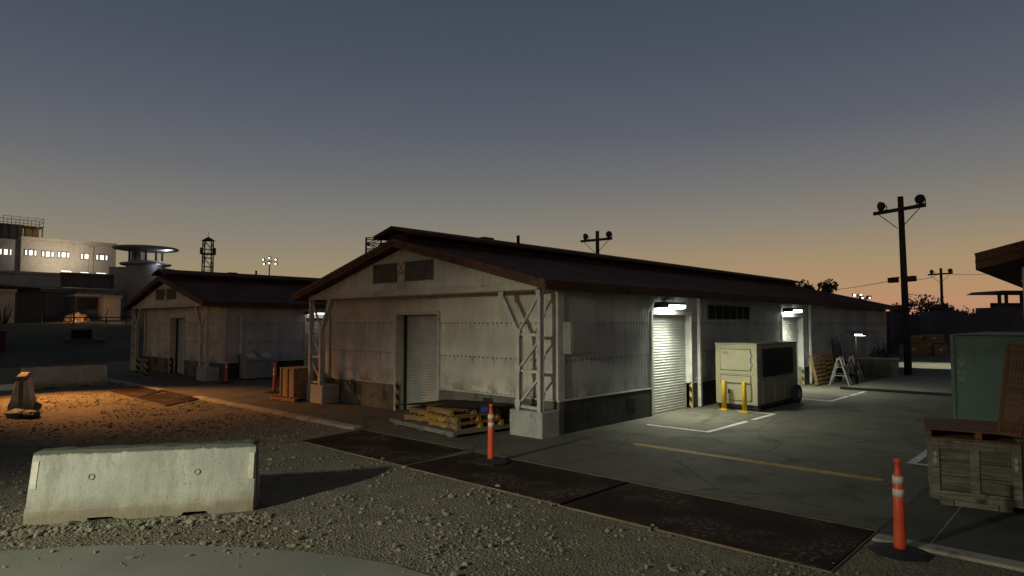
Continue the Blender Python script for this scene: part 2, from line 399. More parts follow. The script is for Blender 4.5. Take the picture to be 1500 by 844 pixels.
# ------------------------------------------------------------------ ground
g = MB(); g.poly([(-900, -300, -.16), (300, -300, -.16), (300, 1200, -.16), (-900, 1200, -.16)])
struct(g.build('ground', 'grass'))
PLX = (-12.2, -8.8, -5.42, -2.07)          # seams of the steel plates
ROADPTS = [(-10.6, -1.6), (-9.55, .2), (-8.72, 1.41), (-8.12, 2.2), (-7.55, 2.75), (-6.97, 3.18), (-6.4, 3.55), (-5.79, 3.86), (-5.3, 4.02), (-4.78, 4.1), (-4.0, 4.05), (-3., 3.7), (-1.5, 2.7), (0, 1.2), (2, -2), (3, -7), (-14, -7)]
def in_road(x, y):
    ins = False; n = len(ROADPTS)
    for i in range(n):
        (x0, y0), (x1, y1) = ROADPTS[i], ROADPTS[(i + 1) % n]
        if (y0 > y) != (y1 > y) and x < (x1 - x0) * (y - y0) / (y1 - y0) + x0: ins = not ins
    return ins
def hgt(x, y):
    v = Vector((x, y, 0))
    h = .020 * noise.noise(v * .8) + .014 * noise.noise(v * 2.7) + .009 * noise.noise(v * 9)
    # heap against the broken foot of the near barrier
    d = Vector((x + 8.75, y - 3.0)); a = d.x * .56 + d.y * .83; b = -d.x * .83 + d.y * .56
    h += .05 * math.exp(-((b + .30) / .28) ** 2) * (1 / (1 + math.exp((abs(a) - 1.5) * 4)))
        # packed level with the plates and the slab kerb
    f = max(0., min(1., (y - 5.6) / 1.1)) * max(0., min(1., (x + 13.2) / .8))
    if x > -2.2: f = max(f, max(0., min(1., (y - 6.6) / .8)))
    return (-.045 + h) * (1 - f) + (-.012 + h * .25) * f
def gsheet(x0, x1, y0, y1, st, name):
    bm = bmesh.new(); nx, ny = int((x1 - x0) / st), int((y1 - y0) / st)
    rows = [[bm.verts.new((x0 + (x1 - x0) * i / nx, y0 + (y1 - y0) * j / ny, hgt(x0 + (x1 - x0) * i / nx, y0 + (y1 - y0) * j / ny))) for i in range(nx + 1)] for j in range(ny + 1)]
    for j in range(ny):
        for i in range(nx): bm.faces.new([rows[j][i], rows[j][i + 1], rows[j + 1][i + 1], rows[j + 1][i]])
    m = MB(); m.bm.free(); m.bm = bm
    o = m.build(name, 'gravel', smooth=True); struct(o)
    if o.data.polygons[0].normal.z < 0: o.data.flip_normals()
    return o
gsheet(-48, 4, -9, 8.5, .13, 'gravel_ground')
struct(MB().prism(ROADPTS, 'z', -.10, -.012).build('road', 'road'))
# yard: one concrete sheet behind the kerb line
struct(MB().poly([(-60, 8.48, 0), (30, 8.48, 0), (30, 75, 0), (-60, 75, 0)]).build('yard_pavement', 'yard'))
# raised slab at the right with a kerb edge
sl = MB(); sl.prism([(-2.04, 8.29), (9, 8.29), (9, 12.2), (-2.04, 12.2)], 'z', -.1, .012)
struct(sl.build('slab_pavement', 'slab'))
sl = MB(); sl.box(-2.04, 9, 8.05, 8.285, -.12, .02); struct(sl.build('slab_kerb', 'kerb', bevel=.012))
sl = MB(); sl.box(-2.075, -2.045, 8.5, 12.2, -.05, .004); struct(sl.build('slab_joint', 'black'))
sl = MB(); sl.box(-1.53, -1.515, 8.3, 12.2, .005, .0145); struct(sl.build('slab_score_line', 'kerb'))
# kerb on the left
k = MB(); x = -40.
while x < -12.75:
    if not (-26.4 < x < -22.6): k.box(x + .006, min(x + 1.494, -12.72), 8.40, 8.64, -.14, .022 + random.uniform(-.004, .004))
    x += 1.5
struct(k.build('kerb', 'kerb', bevel=.012))
# steel plates over the trench, each its own plate with an angle-iron rim
def plate(x0, x1, y0, y1, label, group, z=.002, skew=0.):
    o = MB().prism([(x0 + .03, y0 + .03), (x1 - .03, y0 + .03), (x1 - .03 - skew, y1 - .03), (x0 + .03 - skew, y1 - .03)], 'z', z - .03, z).build('steel_plate', 'plate', origin=((x0 + x1) / 2, (y0 + y1) / 2, 0))
    tag(o, label, 'steel plate', group)
    r = MB(); zz = z + .006
    cx, cy = (x0 + x1) / 2, (y0 + y1) / 2
    P = [(x0 - cx, y0 - cy), (x1 - cx, y0 - cy), (x1 - cx - skew, y1 - cy), (x0 - cx - skew, y1 - cy)]
    for i in range(4):
        a, b = P[i], P[(i + 1) % 4]
        r.bar((a[0], a[1], zz - .022), (b[0], b[1], zz - .022), .014, .036)
    r.build('plate_rim', 'angle', o)
plate(PLX[0], PLX[1], 6.79, 8.46, 'rusty brown steel plate in front of the pallet stack, farthest left of the trench covers', 'steel plates over the trench', skew=.25)
plate(PLX[1], PLX[2], 6.77, 8.45, 'middle rusty steel trench plate beside the farther orange post', 'steel plates over the trench')
plate(PLX[2], PLX[3], 6.75, 8.44, 'nearest rusty steel trench plate with pale scuffs by the near orange post', 'steel plates over the trench')
plate(-25.9, -23.2, 7.05, 8.75, 'rusty plate in the orange light by the kerb gap, the farther of two', 'steel plates at the kerb gap', z=-.01, skew=1.9)
plate(-23.1, -20.4, 7.05, 8.75, 'rusty plate at the kerb gap, the nearer of two', 'steel plates at the kerb gap', z=-.01, skew=1.4)
# painted lines
m = MB(); m.box(-7.06, -2.65, 11.04, 11.24, -.01, .004); struct(m.build('yellow_line_marking', 'yline'))
m = MB()
for a in ((-8.13, -6.66, 13.39, 13.49), (-6.66, -6.55, 13.39, 15.55), (-6.66, -6.55, 15.85, 17.3), (-7.6, -6.662, 17.2, 17.3),
          (-7.3, -6.46, 21.25, 21.35), (-6.46, -6.35, 21.25, 23.0), (-6.46, -6.35, 23.3, 25.0),
          (-2.66, -.2, 12.80, 12.90), (-2.66, -2.53, 12.902, 14.9)):
    m.box(a[0], a[1], a[2], a[3], -.01, .004)
struct(m.build('white_line_marking', 'wline'))
struct(MB().box(-7.3, 2, 25.3, 25.42, -.02, .09).build('low_dark_kerb', 'black'))
struct(MB().poly([(-7.3, 25.42, .02), (14, 25.42, .02), (14, 33.5, .02), (-7.3, 33.5, .02)]).build('dark_asphalt', 'road'))

# loose stones
def stone_field():
    base = bmesh.new(); bmesh.ops.create_icosphere(base, subdivisions=1, radius=1.)
    bv = [v.co.copy() for v in base.verts]; bf = [[v.index for v in f.verts] for f in base.faces]; base.free()
    V, Fc = [], []
    def add(x, y, s, road=False, z=None):
        sd = random.random() * 90; rz = random.random() * 6.28; c, sn = math.cos(rz), math.sin(rz)
        sx, sy, sz = s * random.uniform(.7, 1.3), s * random.uniform(.55, 1.), s * random.uniform(.4, .75)
        zz = (-.012 if road else hgt(x, y)) + sz * random.uniform(.1, .6) if z is None else z; n0 = len(V)
        for q in bv:
            k = 1 + .75 * noise.noise(q * 1.6 + Vector((sd, 0, 0))); a, b = q.x * sx * k, q.y * sy * k
            V.append((x + a * c - b * sn, y + a * sn + b * c, zz + q.z * sz * k))
        Fc.extend([[i + n0 for i in f] for f in bf])
    n = 0
    while n < 7800:
        ang = YAW + R(random.uniform(-42, 41)); d = 2.6 + 15 * random.random() ** 1.5
        x, y = -math.sin(ang) * d, math.cos(ang) * d
        if y > 8.3 or x > .5 or (y > 6.86 + random.gauss(0, .07) and x > -12.4): continue
        cl = noise.noise(Vector((x, y, 3)) * .9)
        if random.random() > .5 + 1.0 * cl: continue
        rd = in_road(x, y)
        if rd and random.random() > .11: continue
        n += 1
        s = min(.05, .007 + .013 * random.random() ** 2 + (.026 * random.random() ** 5))
        add(x, y, s * (1 + d * .02), rd)
    for i in range(4200):                                    # coarser stones in the lamp-lit yard at the left
        x, y = random.uniform(-29, -13), random.uniform(2.2, 8.3)
        if noise.noise(Vector((x, y, 9)) * .7) < -.25: continue
        add(x, y, random.uniform(.014, .034) * (1.7 if random.random() < .07 else 1))
    # rubble at the foot of the near barrier and beside it
    for i in range(420):
        t = random.uniform(-2.0, 1.6); b = -.30 - abs(random.gauss(0, .13))
        x, y = -8.98 + .56 * t - -.83 * 0 + .83 * (-b) * 1., 2.86 + .83 * t - .56 * (-b)
        if in_road(x, y): continue
        add(x, y, random.uniform(.015, .05) * (1.6 if random.random() < .09 else 1))
    for i in range(160):
        x, y = random.gauss(-9.9, .5), random.gauss(1.6, .35)
        if not in_road(x, y): add(x, y, random.uniform(.015, .045))
    me = bpy.data.meshes.new('gravel_stones'); me.from_pydata(V, [], Fc); me.materials.append(MT['stone'])
    o = bpy.data.objects.new('gravel_stones', me); COL.objects.link(o)
    tag(o, 'loose grey stones scattered over the gravel', 'gravel', None, 'stuff')
stone_field()

# ------------------------------------------------------------------ warehouses
HW, LEN = 4.62, 27.65
def slope(x): return 4.36 - .252 * abs(x)
def warehouse():
    t = thing('warehouse', 'long pale corrugated warehouse in the middle, two lit roller doors along its side', 'warehouse', (-13.42, 10.95, 0), 0, 'corrugated warehouses in a row')
    D1 = (-1.06, .68)                                        # front door
    tiers = ((.72, 1.60, .006), (1.57, 2.42, .014), (2.39, 3.186, .022))
    m = MB()
    for z0, z1, o in tiers:
        m.corr((-HW, -o, 0), (D1[0], -o, 0), z0, z1, (0, -1, 0)); 
        if z0 > 2: m.corr((D1[0], -o, 0), (D1[1], -o, 0), 2.62, z1, (0, -1, 0))
        m.corr((D1[1], -o, 0), (HW, -o, 0), z0, z1, (0, -1, 0))
    m.corr((-HW, -.62, 0), (HW, -.62, 0), 3.17, lambda q: max(3.175, slope(q - HW)), (0, -1, 0))      # gable sheet
    m.keep = True
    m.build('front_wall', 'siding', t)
    SD = ((3.83, 5.90), (12.85, 14.92))                      # side doors
    m = MB()
    def side(sx, doors):
        for z0, z1, o in tiers:
            y = 0.
            for a, b in doors:
                m.corr((sx * (HW + o), y, 0), (sx * (HW + o), a, 0), z0, z1, (sx, 0, 0))
                if z0 > 2: m.corr((sx * (HW + o), a, 0), (sx * (HW + o), b, 0), 2.62, z1, (sx, 0, 0))
                y = b
            m.corr((sx * (HW + o), y, 0), (sx * (HW + o), LEN, 0), z0, z1, (sx, 0, 0))
    side(1, SD); side(-1, ()); 
    for z0, z1, o in tiers: m.corr((-HW, LEN + o, 0), (HW, LEN + o, 0), z0, z1, (0, 1, 0))
    m.corr((-HW, LEN + .03, 0), (HW, LEN + .03, 0), 3.17, lambda q: max(3.175, slope(q - HW)), (0, 1, 0))
    m.keep = True
    m.build('side_wall', 'siding_shaded', t)
    # concrete plinth
    m = MB(); p = .045
    m.box(-HW - p, D1[0], -p, .12, -.1, .71); m.box(D1[1], HW + p, -p, .12, -.1, .71)
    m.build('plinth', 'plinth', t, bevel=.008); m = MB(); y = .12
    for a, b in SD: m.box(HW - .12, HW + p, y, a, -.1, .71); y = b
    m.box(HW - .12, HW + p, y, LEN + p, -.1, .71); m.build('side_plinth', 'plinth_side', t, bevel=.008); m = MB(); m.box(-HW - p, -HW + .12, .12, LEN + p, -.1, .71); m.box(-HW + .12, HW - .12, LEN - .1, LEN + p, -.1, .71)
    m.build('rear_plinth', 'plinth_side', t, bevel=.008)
    m = MB()                                                # drip rails over the plinth, corner trims, eave band
    m.box(-HW - .06, D1[0], -.062, -.002, .70, .735); m.box(D1[1], HW + .06, -.062, -.002, .70, .735)
    y = .0
    for a, b in SD: m.box(HW + .002, HW + .062, y, a, .70, .735); y = b
    m.box(HW + .002, HW + .062, y, LEN, .70, .735)
    m.box(HW + .024, HW + .052, -.052, .14, .736, 3.17); m.box(HW - .30, HW + .05, -.082, -.053, .736, 3.17)
    m.box(-HW - .05, -HW + .16, -.082, -.053, .736, 3.17)
    m.build('wall_trim', 'white', t)
    for a in ((2.35, .30, .62), (-3.1, .3, .62)):
        m = MB(); m.box(a[0], a[0] + .32, -.058, -.044, a[1], a[2]); m.build('plinth_vent', 'dark', t)
    for a in (.86, 2.66, 7.6, 9.9, 16.4, 20.):
        m = MB(); m.box(HW + .044, HW + .058, a, a + .33, .26, .6)
        for k in range(5): m.box(HW + .055, HW + .066, a + .03, a + .30, .285 + k * .06, .31 + k * .06)
        m.build('plinth_vent', 'dark', t)
    # roof
    m = MB()
    y0, y1 = -.97, LEN + .6
    m.prism([(-5.07, 3.08), (0, 4.36), (5.07, 3.08), (5.07, 3.27), (0, 4.55), (-5.07, 3.27)], 'y', y0, y1)
    for i in range(48):
        y = y0 + .25 + i * .6
        if y > y1 - .1: break
        for s in (-1, 1): m.bar((s * 5.06, y, 3.277), (0.02 * s, y, 4.548), .03, .014)
    for s in (-1, 1): m.box(s * 5.08 - .02 * (s < 0), s * 5.08 + .02 * (s > 0), y0, y1, 3.07, 3.275)
    roof = m.build('roof', 'roof', t)
    m = MB()
    for s in (-1, 1):
        for dz, pr in ((0., .035), (.1, .055)): m.bar((s * 5.09, y0 - pr / 2, 3.125 + dz), (0, y0 - pr / 2, 4.405 + dz), pr, .105)
    m.build('fascia', 'fascia', roof)
    m = MB(); v0, v1 = -1.05, 27.0
    m.prism([(-.78, 4.60), (0, 4.80), (.78, 4.60), (.78, 4.68), (0, 4.88), (-.78, 4.68)], 'y', v0, v1)
    m.box(-.36, .36, v0 + .25, v1 - .35, 4.40, 4.70)
    m.build('ridge_vent', 'roof', roof)
    MB().cyl((.25, 3.5, 4.8), (.25, 3.5, 5.06), .05, n=8).build('vent_pipe', 'dark', roof); MB().box(-.2, .1, 2.2, 2.6, 4.83, 4.91).build('ridge_cap', 'dark', roof)
    # gable
    m = MB(); m.box(-HW, HW, -.69, -.645, 3.10, 3.26); m.box(-HW, HW, -.72, -.69, 3.10, 3.135); m.box(-HW, HW, -.645, -.03, 3.10, 3.13)
    m.build('tie_beam', 'cream', t, bevel=.006)
    for x0, x1 in ((-1.32, -.28), (.09, 1.19)):
        m = MB(); m.box(x0, x1, -.655, -.63, 3.47, 3.97); gr = m.build('gable_vent', 'ventback', t)
        m = MB()
        for i in range(9): m.box(x0, x1, -.668, -.656, 3.48 + i * .06, 3.492 + i * .06)
        for i in range(13): 
            xx = x0 + (x1 - x0) * i / 12; m.box(xx - .007, xx + .007, -.676, -.669, 3.47, 3.97)
        m.build('vent_mesh', 'grille', gr)
    m = MB(); m.box(-.26, .06, -.652, -.642, 3.44, 4.02); em = m.build('painted_panel', 'cream', t)
    m = MB(); yy = -.657
    m.bar((-0.24, yy, 4.0), (-0.10, yy, 3.83), .035, .006, (0, 1, 0)); m.bar((0.04, yy, 4.0), (-0.10, yy, 3.83), .035, .006, (0, 1, 0))
    m.bar((-0.10, yy, 3.83), (0.03, yy, 3.72), .03, .006, (0, 1, 0)); m.bar((-0.10, yy, 3.83), (-0.20, yy, 3.70), .03, .006, (0, 1, 0)); m.bar((-0.25, yy, 3.67), (0.05, yy, 3.70), .05, .006, (0, 1, 0))
    m.build('painted_mark', 'yline', em)
    # truss columns
    for s in (-1, 1):
        m = MB(); xo, xi, y = s * 4.62, s * 4.02, -.60
        def P(x, z): return (x, y, z)
        for dy in (-.05, .05):
            m.bar((xo, y + dy, .54), (xo, y + dy, 3.10), .085, .03, (0, 1, 0)); m.bar((xi, y + dy, .54), (xi, y + dy, 2.22), .085, .03, (0, 1, 0))
            m.bar((xi, y + dy, 2.18), (s * 3.48, y + dy, 3.10), .085, .03, (0, 1, 0))
        m.bar((xo, y, .54), (xo, y, 3.10), .02, .10, (0, 1, 0)); m.bar((xi, y, .54), (xi, y, 2.2), .02, .10, (0, 1, 0)); m.bar((xi, y, 2.18), (s * 3.48, y, 3.1), .02, .10, (0, 1, 0))
        for z in (.60, 1.36, 2.14): m.bar(P(xi, z + .02), P(xo, z), .06, .06)
        for a, b in ((.66, 1.28), (1.42, 2.06), (2.22, 3.05)): m.bar(P(xi, a), P(xo, b), .05, .05)
        for x, z in ((xi, .68), (xi, 1.42), (xi, 2.2), (xo, 1.32), (xo, 2.1), (xo, 3.02), (s * 3.52, 3.03)):
            m.prism([(x - s * .06, z - .10), (x + s * .06, z - .10), (x + s * .09 * (1 if abs(x) < 4.3 else -1), z + .05), (x, z + .12), (x - s * .07, z + .06)], 'y', y - .075, y - .067)
        col = m.build('truss_column', 'white', t)
        m = MB(); a, b = sorted((s * 3.80, s * 4.72)); m.box(a, b, -.68, -.10, -.1, .54); m.build('footing', 'footing', col, bevel=.015)
    # doors
    def roller(axis, a, b, inset):
        """shutter across the opening a..b: real slats"""
        m = MB(); n = 36; h = 2.62; prof = []
        for i in range(n):
            z = i * h / n; prof += [(0, z), (.018, z + .014), (.024, z + .036), (.018, z + .058), (0, z + .070)]
        prof.append((0, h))
        prev = None
        for d, z in prof:
            p = ((a, inset - d, z), (b, inset - d, z)) if axis == 'x' else ((inset + d, a, z), (inset + d, b, z))
            cur = [m.bm.verts.new(q) for q in p]
            if prev: m._face([prev[0], prev[1], cur[1], cur[0]])
            prev = cur
        m.keep = True
        return m
    d = roller('x', D1[0], D1[1], .30).build('roller_door', 'roller', t)
    m = MB(); a, b = D1
    m.box(a - .07, a, -.075, .34, -.05, 2.62); m.box(b, b + .07, -.075, .34, -.05, 2.62); m.box(a - .07, b + .07, -.076, .34, 2.62, 2.70)
    fr = m.build('door_frame', 'white', d)
    m = MB(); m.box(a + .002, a + .008, -.06, .05, .02, .80); m.build('hazard_stripe', 'hazard', fr)
    m = MB(); m.box(a + .004, a + .045, .20, .298, 0, 2.6); m.build('guide_rail', 'dark', d)
    for a, b in SD:
        d = roller('y', a, b, HW - .14).build('roller_door', 'roller', t)
        m = MB(); m.box(HW - .34, HW + .075, a - .07, a, -.05, 2.62); m.box(HW - .34, HW + .075, b, b + .05, -.05, 2.62); m.box(HW - .34, HW + .076, a - .07, b + .05, 2.62, 2.70)
        fr = m.build('door_frame', 'white', d)
        m = MB(); m.box(HW - .01, HW + .072, b - .008, b - .002, .02, .66); m.build('hazard_stripe', 'hazard', fr)
    # side windows, meter box, downspouts
    m = MB(); m.box(HW + .02, HW + .05, 6.98, 10.0, 2.48, 2.96); wn = m.build('window_strip', 'grille', t)
    m = MB()
    for i in range(6): m.box(HW + .051, HW + .056, 7.02 + i * .5, 7.47 + i * .5, 2.52, 2.92)
    m.build('pane', 'glass', wn)
    m = MB(); m.box(HW + .02, HW + .26, .10, 1.12, 1.72, 2.42); jb = m.build('meter_box', 'greymetal', t, bevel=.012)
    m = MB(); m.box(HW + .262, HW + .272, .15, 1.07, 1.77, 2.37); m.cyl((HW + .14, .09, 1.82), (HW + .14, .10, 1.82), .03, n=8); m.cyl((HW + .14, .09, 2.30), (HW + .14, .10, 2.30), .03, n=8); m.build('box_door', 'greymetal', jb)
    for y in (6.30, 15.6):
        m = MB(); m.bar((HW + .11, y, .03), (HW + .11, y, 3.12), .09, .09); 
        for z in (.8, 1.9, 2.9): m.box(HW, HW + .16, y - .06, y + .06, z, z + .035)
        m.build('downspout', 'white', t)
    return t
W1 = warehouse()
W2 = dup(W1, (-32.10, 11.62, 0), skip=('meter_box',), label='dim warehouse at left with dark red roof, standing behind the dumpster and plywood box')
W3 = dup(W1, (3.86, 10.95, 0), skip=('meter_box',), label='warehouse at the right edge, only its dark eave corner and white beam end showing')
m = MB(); m.bar((HW + .12, .75, .03), (HW + .12, .75, 2.7), .10, .10); m.build('downspout', 'white', W2)

# lamps over the doors
def wall_lamp(loc, label, power, lens='lens'):
    t = thing('wall_lamp', label, 'lamp', loc, 0, 'lit lamps over the roller doors')
    m = MB(); m.box(.10, .42, -.48, .48, .06, .15); m.box(.0, .12, -.12, .12, .02, .14); m.box(.385, .42, -.48, .48, .0, .06)
    m.prism([(.08, .0), (.44, .0), (.42, .15), (.12, .15)], 'y', -.62, -.485)
    m.build('housing', 'dark', t, bevel=.008)
    MB().box(.12, .38, -.46, .46, -.012, .055).build('lens', lens, t)
    m = MB(); m.box(.4205, .428, -.40, .46, .005, .075); m.build('front_lens', lens, t)
    if power: lamp('SPOT', (.34, .1, -.04), power, (.93, 1., .82), (.34 + .42, .1, -1), .16, R(152), 1., parent=t)
    return t
wall_lamp((-8.80, 15.40, 2.79), 'lit wall lamp over the nearer roller door of the middle warehouse', 640)
wall_lamp((-8.80, 24.32, 2.79), 'lit wall lamp over the farther roller door, behind the beige generator', 580)
wall_lamp((-27.48, 15.95, 2.79), 'lit wall lamp on the dark side of the left warehouse, seen past the white truss', 0, 'lens_dim')

# ------------------------------------------------------------------ jersey barriers
def barrier(loc, rz, label, L_=2.6, h=.86):
    """concrete barrier: face towards local -y"""
    rnd = random.Random(hash(label) % 1000 if False else len(label))
    prof = [(-.29, 0), (-.29, .16), (-.25, .22), (-.125, .80), (-.105, h), (.105, h), (.125, .80), (.25, .22), (.29, .16), (.29, 0)]
    bm = bmesh.new(); n = 60; rings = []
    feet = ((-.62, -.34), (.46, .74))
    for i in range(n + 1):
        x = -L_ / 2 + L_ * i / n; ring = []
        e = min(1., (L_ / 2 - abs(x)) / .06)
        for y, z in prof:
            v = Vector((x * 3, y * 6, z * 6))
            j = .010 * noise.noise(v * 1.7 + Vector((len(label), 0, 0)))
            yy = y * (1 - .03 * (1 - e)) + j
            zz = z
            if z == 0 and any(a < x < b for a, b in feet): zz = .055
            elif z == 0: zz = max(0., .045 * noise.noise(Vector((x * 5, y, len(label)))))
            if z >= .8: zz += .012 * noise.noise(v * 2.3) - .02 * max(0, noise.noise(Vector((x * 4.1, y * 3, 5 + len(label))))) - .02 * (1 - e)
            xx = x * (1 - .030 * (1 - e) * max(0., noise.noise(Vector((z * 9, y * 9, len(label))))) * 2)
            if z >= .8 and (1 - e) > .4: zz -= .03 * max(0., noise.noise(Vector((x * 20, y * 8, 2.))))
            ring.append(bm.verts.new((xx, yy, zz)))
        rings.append(ring)
    for A, B in zip(rings, rings[1:]):
        for k in range(len(prof)): bm.faces.new([A[k], B[k], B[(k + 1) % len(prof)], A[(k + 1) % len(prof)]])
    bm.faces.new(rings[0]); bm.faces.new(rings[-1][::-1])
    m = MB(); m.bm.free(); m.bm = bm
    o = m.build('concrete_barrier', 'barrier'); o.location = loc; o.rotation_euler = (0, 0, rz)
    tag(o, label, 'barrier', 'concrete barriers on the gravel')
    for x in (-.62, .60):                                   # cast lifting sockets
        q = MB(); q.lathe((0, 0, 0), [(.040, -.01), (.038, .006), (.030, .008), (.026, -.006), (.004, -.008)], 16)
        bmesh.ops.transform(q.bm, matrix=Matrix.Translation((x, -.186, .53)) @ Matrix.Rotation(R(78), 4, 'X'), verts=q.bm.verts)
        q.build('lifting_socket', 'socket', o)
    q = MB()                                                # end joint: groove strip on both ends
    for s in (-1, 1): q.box(s * L_ / 2 - .004, s * L_ / 2 + .006, -.05, .05, .08, h - .1)
    q.build('end_groove', 'plinth', o)
    for s in (-1, 1):
        q = MB(); x = s * (L_ / 2 - .05)
        q.prism([(x - .03, .42), (x + .035, .42), (x + .035, .74), (x - .03, .74)], 'y', -.006, .006)
        for v in q.bm.verts: v.co.y += -.143 - (.80 - v.co.z) * .2155 + .012
        q.build('reflector_strip', 'band', o)
    return o
ang = math.atan2(3.94 - 1.78, -8.25 + 9.71)
barrier((-9.21 + .0, 3.02, -.05), ang, 'pale concrete barrier with a chipped foot, lit bright in the foreground')
barrier((-29.35, 6.5, -.05), R(90), 'dim brownish concrete barrier lying across the far edge of the orange lit gravel', 2.75, .88)
barrier((-23.55, 4.20, -.05), R(167), 'concrete barrier seen end on with an orange lit top at the left', 2.0, .95)
barrier((-18.45, 2.42, -.05), R(178), 'concrete barrier cut off by the left edge of the picture', 2.4, .88)

# green tarpaulin bundle
m = MB()
for i, (dx, dy, r) in enumerate(((0, 0, (.42, .22, .13)), (.3, .22, (.36, .2, .11)), (-.25, .1, (.25, .2, .1)))): m.blob((dx, dy, .07), r, i + 3, 3, .35, 2.2)
o = m.build('tarpaulin_bundle', 'bag', smooth=True); o.location = (-20.9, 3.62, -.04)
tag(o, 'crumpled dark green bundle on the gravel in front of the end-on barrier', 'bundle')

# ------------------------------------------------------------------ orange delineator posts
def delineator(loc, label, rz=0., first=[None]):
    if first[0]:
        return dup(first[0], loc, rz, label)
    t = thing('delineator_post', label, 'post', loc, rz, 'orange delineator posts')
    m = MB(); n = 8
    m.lathe((0, 0, 0), [(.31, 0), (.31, .022), (.24, .045), (.12, .06), (.075, .062)], n, False); m.build('base', 'rubber', t)
    m = MB(); m.lathe((0, 0, 0), [(.062, .062), (.060, .1), (.055, .44), (.052, .82), (.030, .845), (.030, .95), (.036, .955), (.036, .985), (.02, .99)], 20); m.build('tube', 'orange', t)
    for z in (.60, .735):
        m = MB(); m.lathe((0, 0, 0), [(.0558, z), (.0545, z + .078)], 20); m.build('reflective_band', 'band', t)
    first[0] = t; return t
delineator((-1.72, 7.86, -.03), 'nearest orange post with white bands on a black rubber base, by the grey crate', .3)
delineator((-7.9, 7.97, .012), 'orange post with white bands standing in front of the pallet stack', .9)
delineator((-26.0, 11.2, 0), 'orange post standing at the dumpster, small in the distance', .2)
delineator((-21.2, 10.8, 0), 'orange post left of the plywood box in shade', .5)

# hazard striped bollards at the left warehouse
def striped(loc, label):
    t = thing('striped_bollard', label, 'bollard', loc, 0, 'striped bollards before the left warehouse')
    m = MB(); m.cyl((0, 0, 0), (0, 0, .70), .085, n=14); m.lathe((0, 0, .70), [(.085, 0), (.07, .03), (.03, .05)], 14); m.build('shaft', 'hazard', t)
    m = MB(); m.cyl((0, 0, -.02), (0, 0, .02), .14, n=14); m.build('base_ring', 'footing', t)
striped((-33.7, 10.35, 0), 'yellow and black striped bollard at the left truss foot of the left warehouse')
striped((-31.9, 10.15, 0), 'yellow and black striped bollard before the left warehouse door')

# yellow bollards in front of the generator
def yb(loc, label):
    t = thing('yellow_bollard', label, 'bollard', loc, 0, 'yellow bollards before the generator')
    m = MB(); m.lathe((0, 0, 0), [(.062, 0), (.062, .78), (.055, .80), (.03, .812)], 16); m.build('shaft', 'yellow', t)
    m = MB(); m.cyl((0, 0, .02), (0, 0, .05), .082, n=16); m.box(-.12, .12, -.12, .12, -.02, .02); m.build('foot_plate', 'yellow', t)
yb((-7.92, 17.13, 0), 'left yellow bollard, near the wall, before the beige generator')
yb((-7.30, 17.02, 0), 'right yellow bollard at the outer corner of the beige generator')

# ------------------------------------------------------------------ generator on a trailer
t = thing('generator', 'beige boxy trailer generator with a black louvre on its long side, beside the roller door', 'generator', (-7.68, 17.42, 0))
m = MB(); m.box(-.60, .58, .0, 3.05, .14, 1.80); body = m.build('cabinet', 'beige', t, bevel=.02)
m = MB()
for a in ((-.60, -.54), (.52, .58)): m.box(a[0], a[1], -.012, -.001, .16, 1.79)
m.box(-.53, .51, -.012, -.001, 1.72, 1.79); m.box(-.53, .51, -.012, -.001, .16, .22); m.box(-.53, .51, -.014, -.001, .98, 1.03); m.build('front_frame', 'beige', body)
m = MB(); m.box(-.46, .40, -.016, -.001, 1.09, 1.66); m.build('upper_panel', 'beige', body, bevel=.006)
m = MB(); m.box(-.46, .40, -.02, -.001, .74, .93); m.build('middle_panel', 'beige', body, bevel=.006)
m = MB(); m.box(-.28, .40, -.016, -.001, .26, .70); m.box(.415, .43, -.02, -.001, .28, .68); m.build('lower_door', 'beige', body, bevel=.006)
m = MB()
for x0, x1, z0, z1 in ((-.475, .415, 1.075, 1.675), (-.475, .415, .725, .945), (-.295, .415, .245, .715)):
    for b in ((x0, x1, z1 - .012, z1), (x0, x1, z0, z0 + .012), (x0, x0 + .012, z0 + .0125, z1 - .0125), (x1 - .012, x1, z0 + .0125, z1 - .0125)): m.box(b[0], b[1], -.006, .002, b[2], b[3])
m.build('panel_gap', 'dark', body)
m = MB(); m.box(-.62, .60, -.02, 3.07, 1.80, 1.835); m.box(.1, .16, .4, .5, 1.83, 1.86); m.box(.1, .16, 2.5, 2.6, 1.83, 1.86); m.build('lid', 'beige', t, bevel=.008)
m = MB(); m.box(.581, .595, .36, 2.66, .90, 1.68); lv = m.build('louvre', 'black', t)
m = MB()
for i in range(11): m.box(.590, .625, .39, 2.63, .93 + i * .068, .942 + i * .068, Matrix.Rotation(R(28), 3, 'Y'))
m.build('louvre_blade', 'black', lv)
m = MB()
for y in (.35, 1.2, 1.95, 2.7): m.box(.58, .592, y - .012, y + .012, .2, .84)
m.box(.58, .596, .05, 3.0, .83, .86); m.build('side_rib', 'beige', body)
for z in (1.25, 1.5): 
    m = MB(); m.box(.40, .445, -.03, -.001, z - .04, z + .04); m.build('hinge', 'greymetal', body)
m = MB(); m.box(-.24, -.21, -.045, -.016, .44, .56); m.build('handle', 'dark', body)
m = MB(); m.box(-.40, -.22, -.018, -.0165, 1.52, 1.60); m.build('label_plate', 'grille', body)
m = MB(); m.box(-.58, .56, .05, 3.0, .05, .139); m.box(.45, .60, .1, .18, .0, .1); m.box(-.6, -.45, .1, .18, 0, .1); m.build('skid_frame', 'dark', t)
for s in (-.66, .66):
    m = MB(); m.cyl((s - .07, 2.75, .27), (s + .07, 2.75, .27), .27, n=24); wh = m.build('wheel', 'rubber', t, bevel=.02)
    m = MB(); m.cyl((s - .075, 2.75, .27), (s + .075, 2.75, .27), .14, n=18); m.build('rim', 'greymetal', wh)

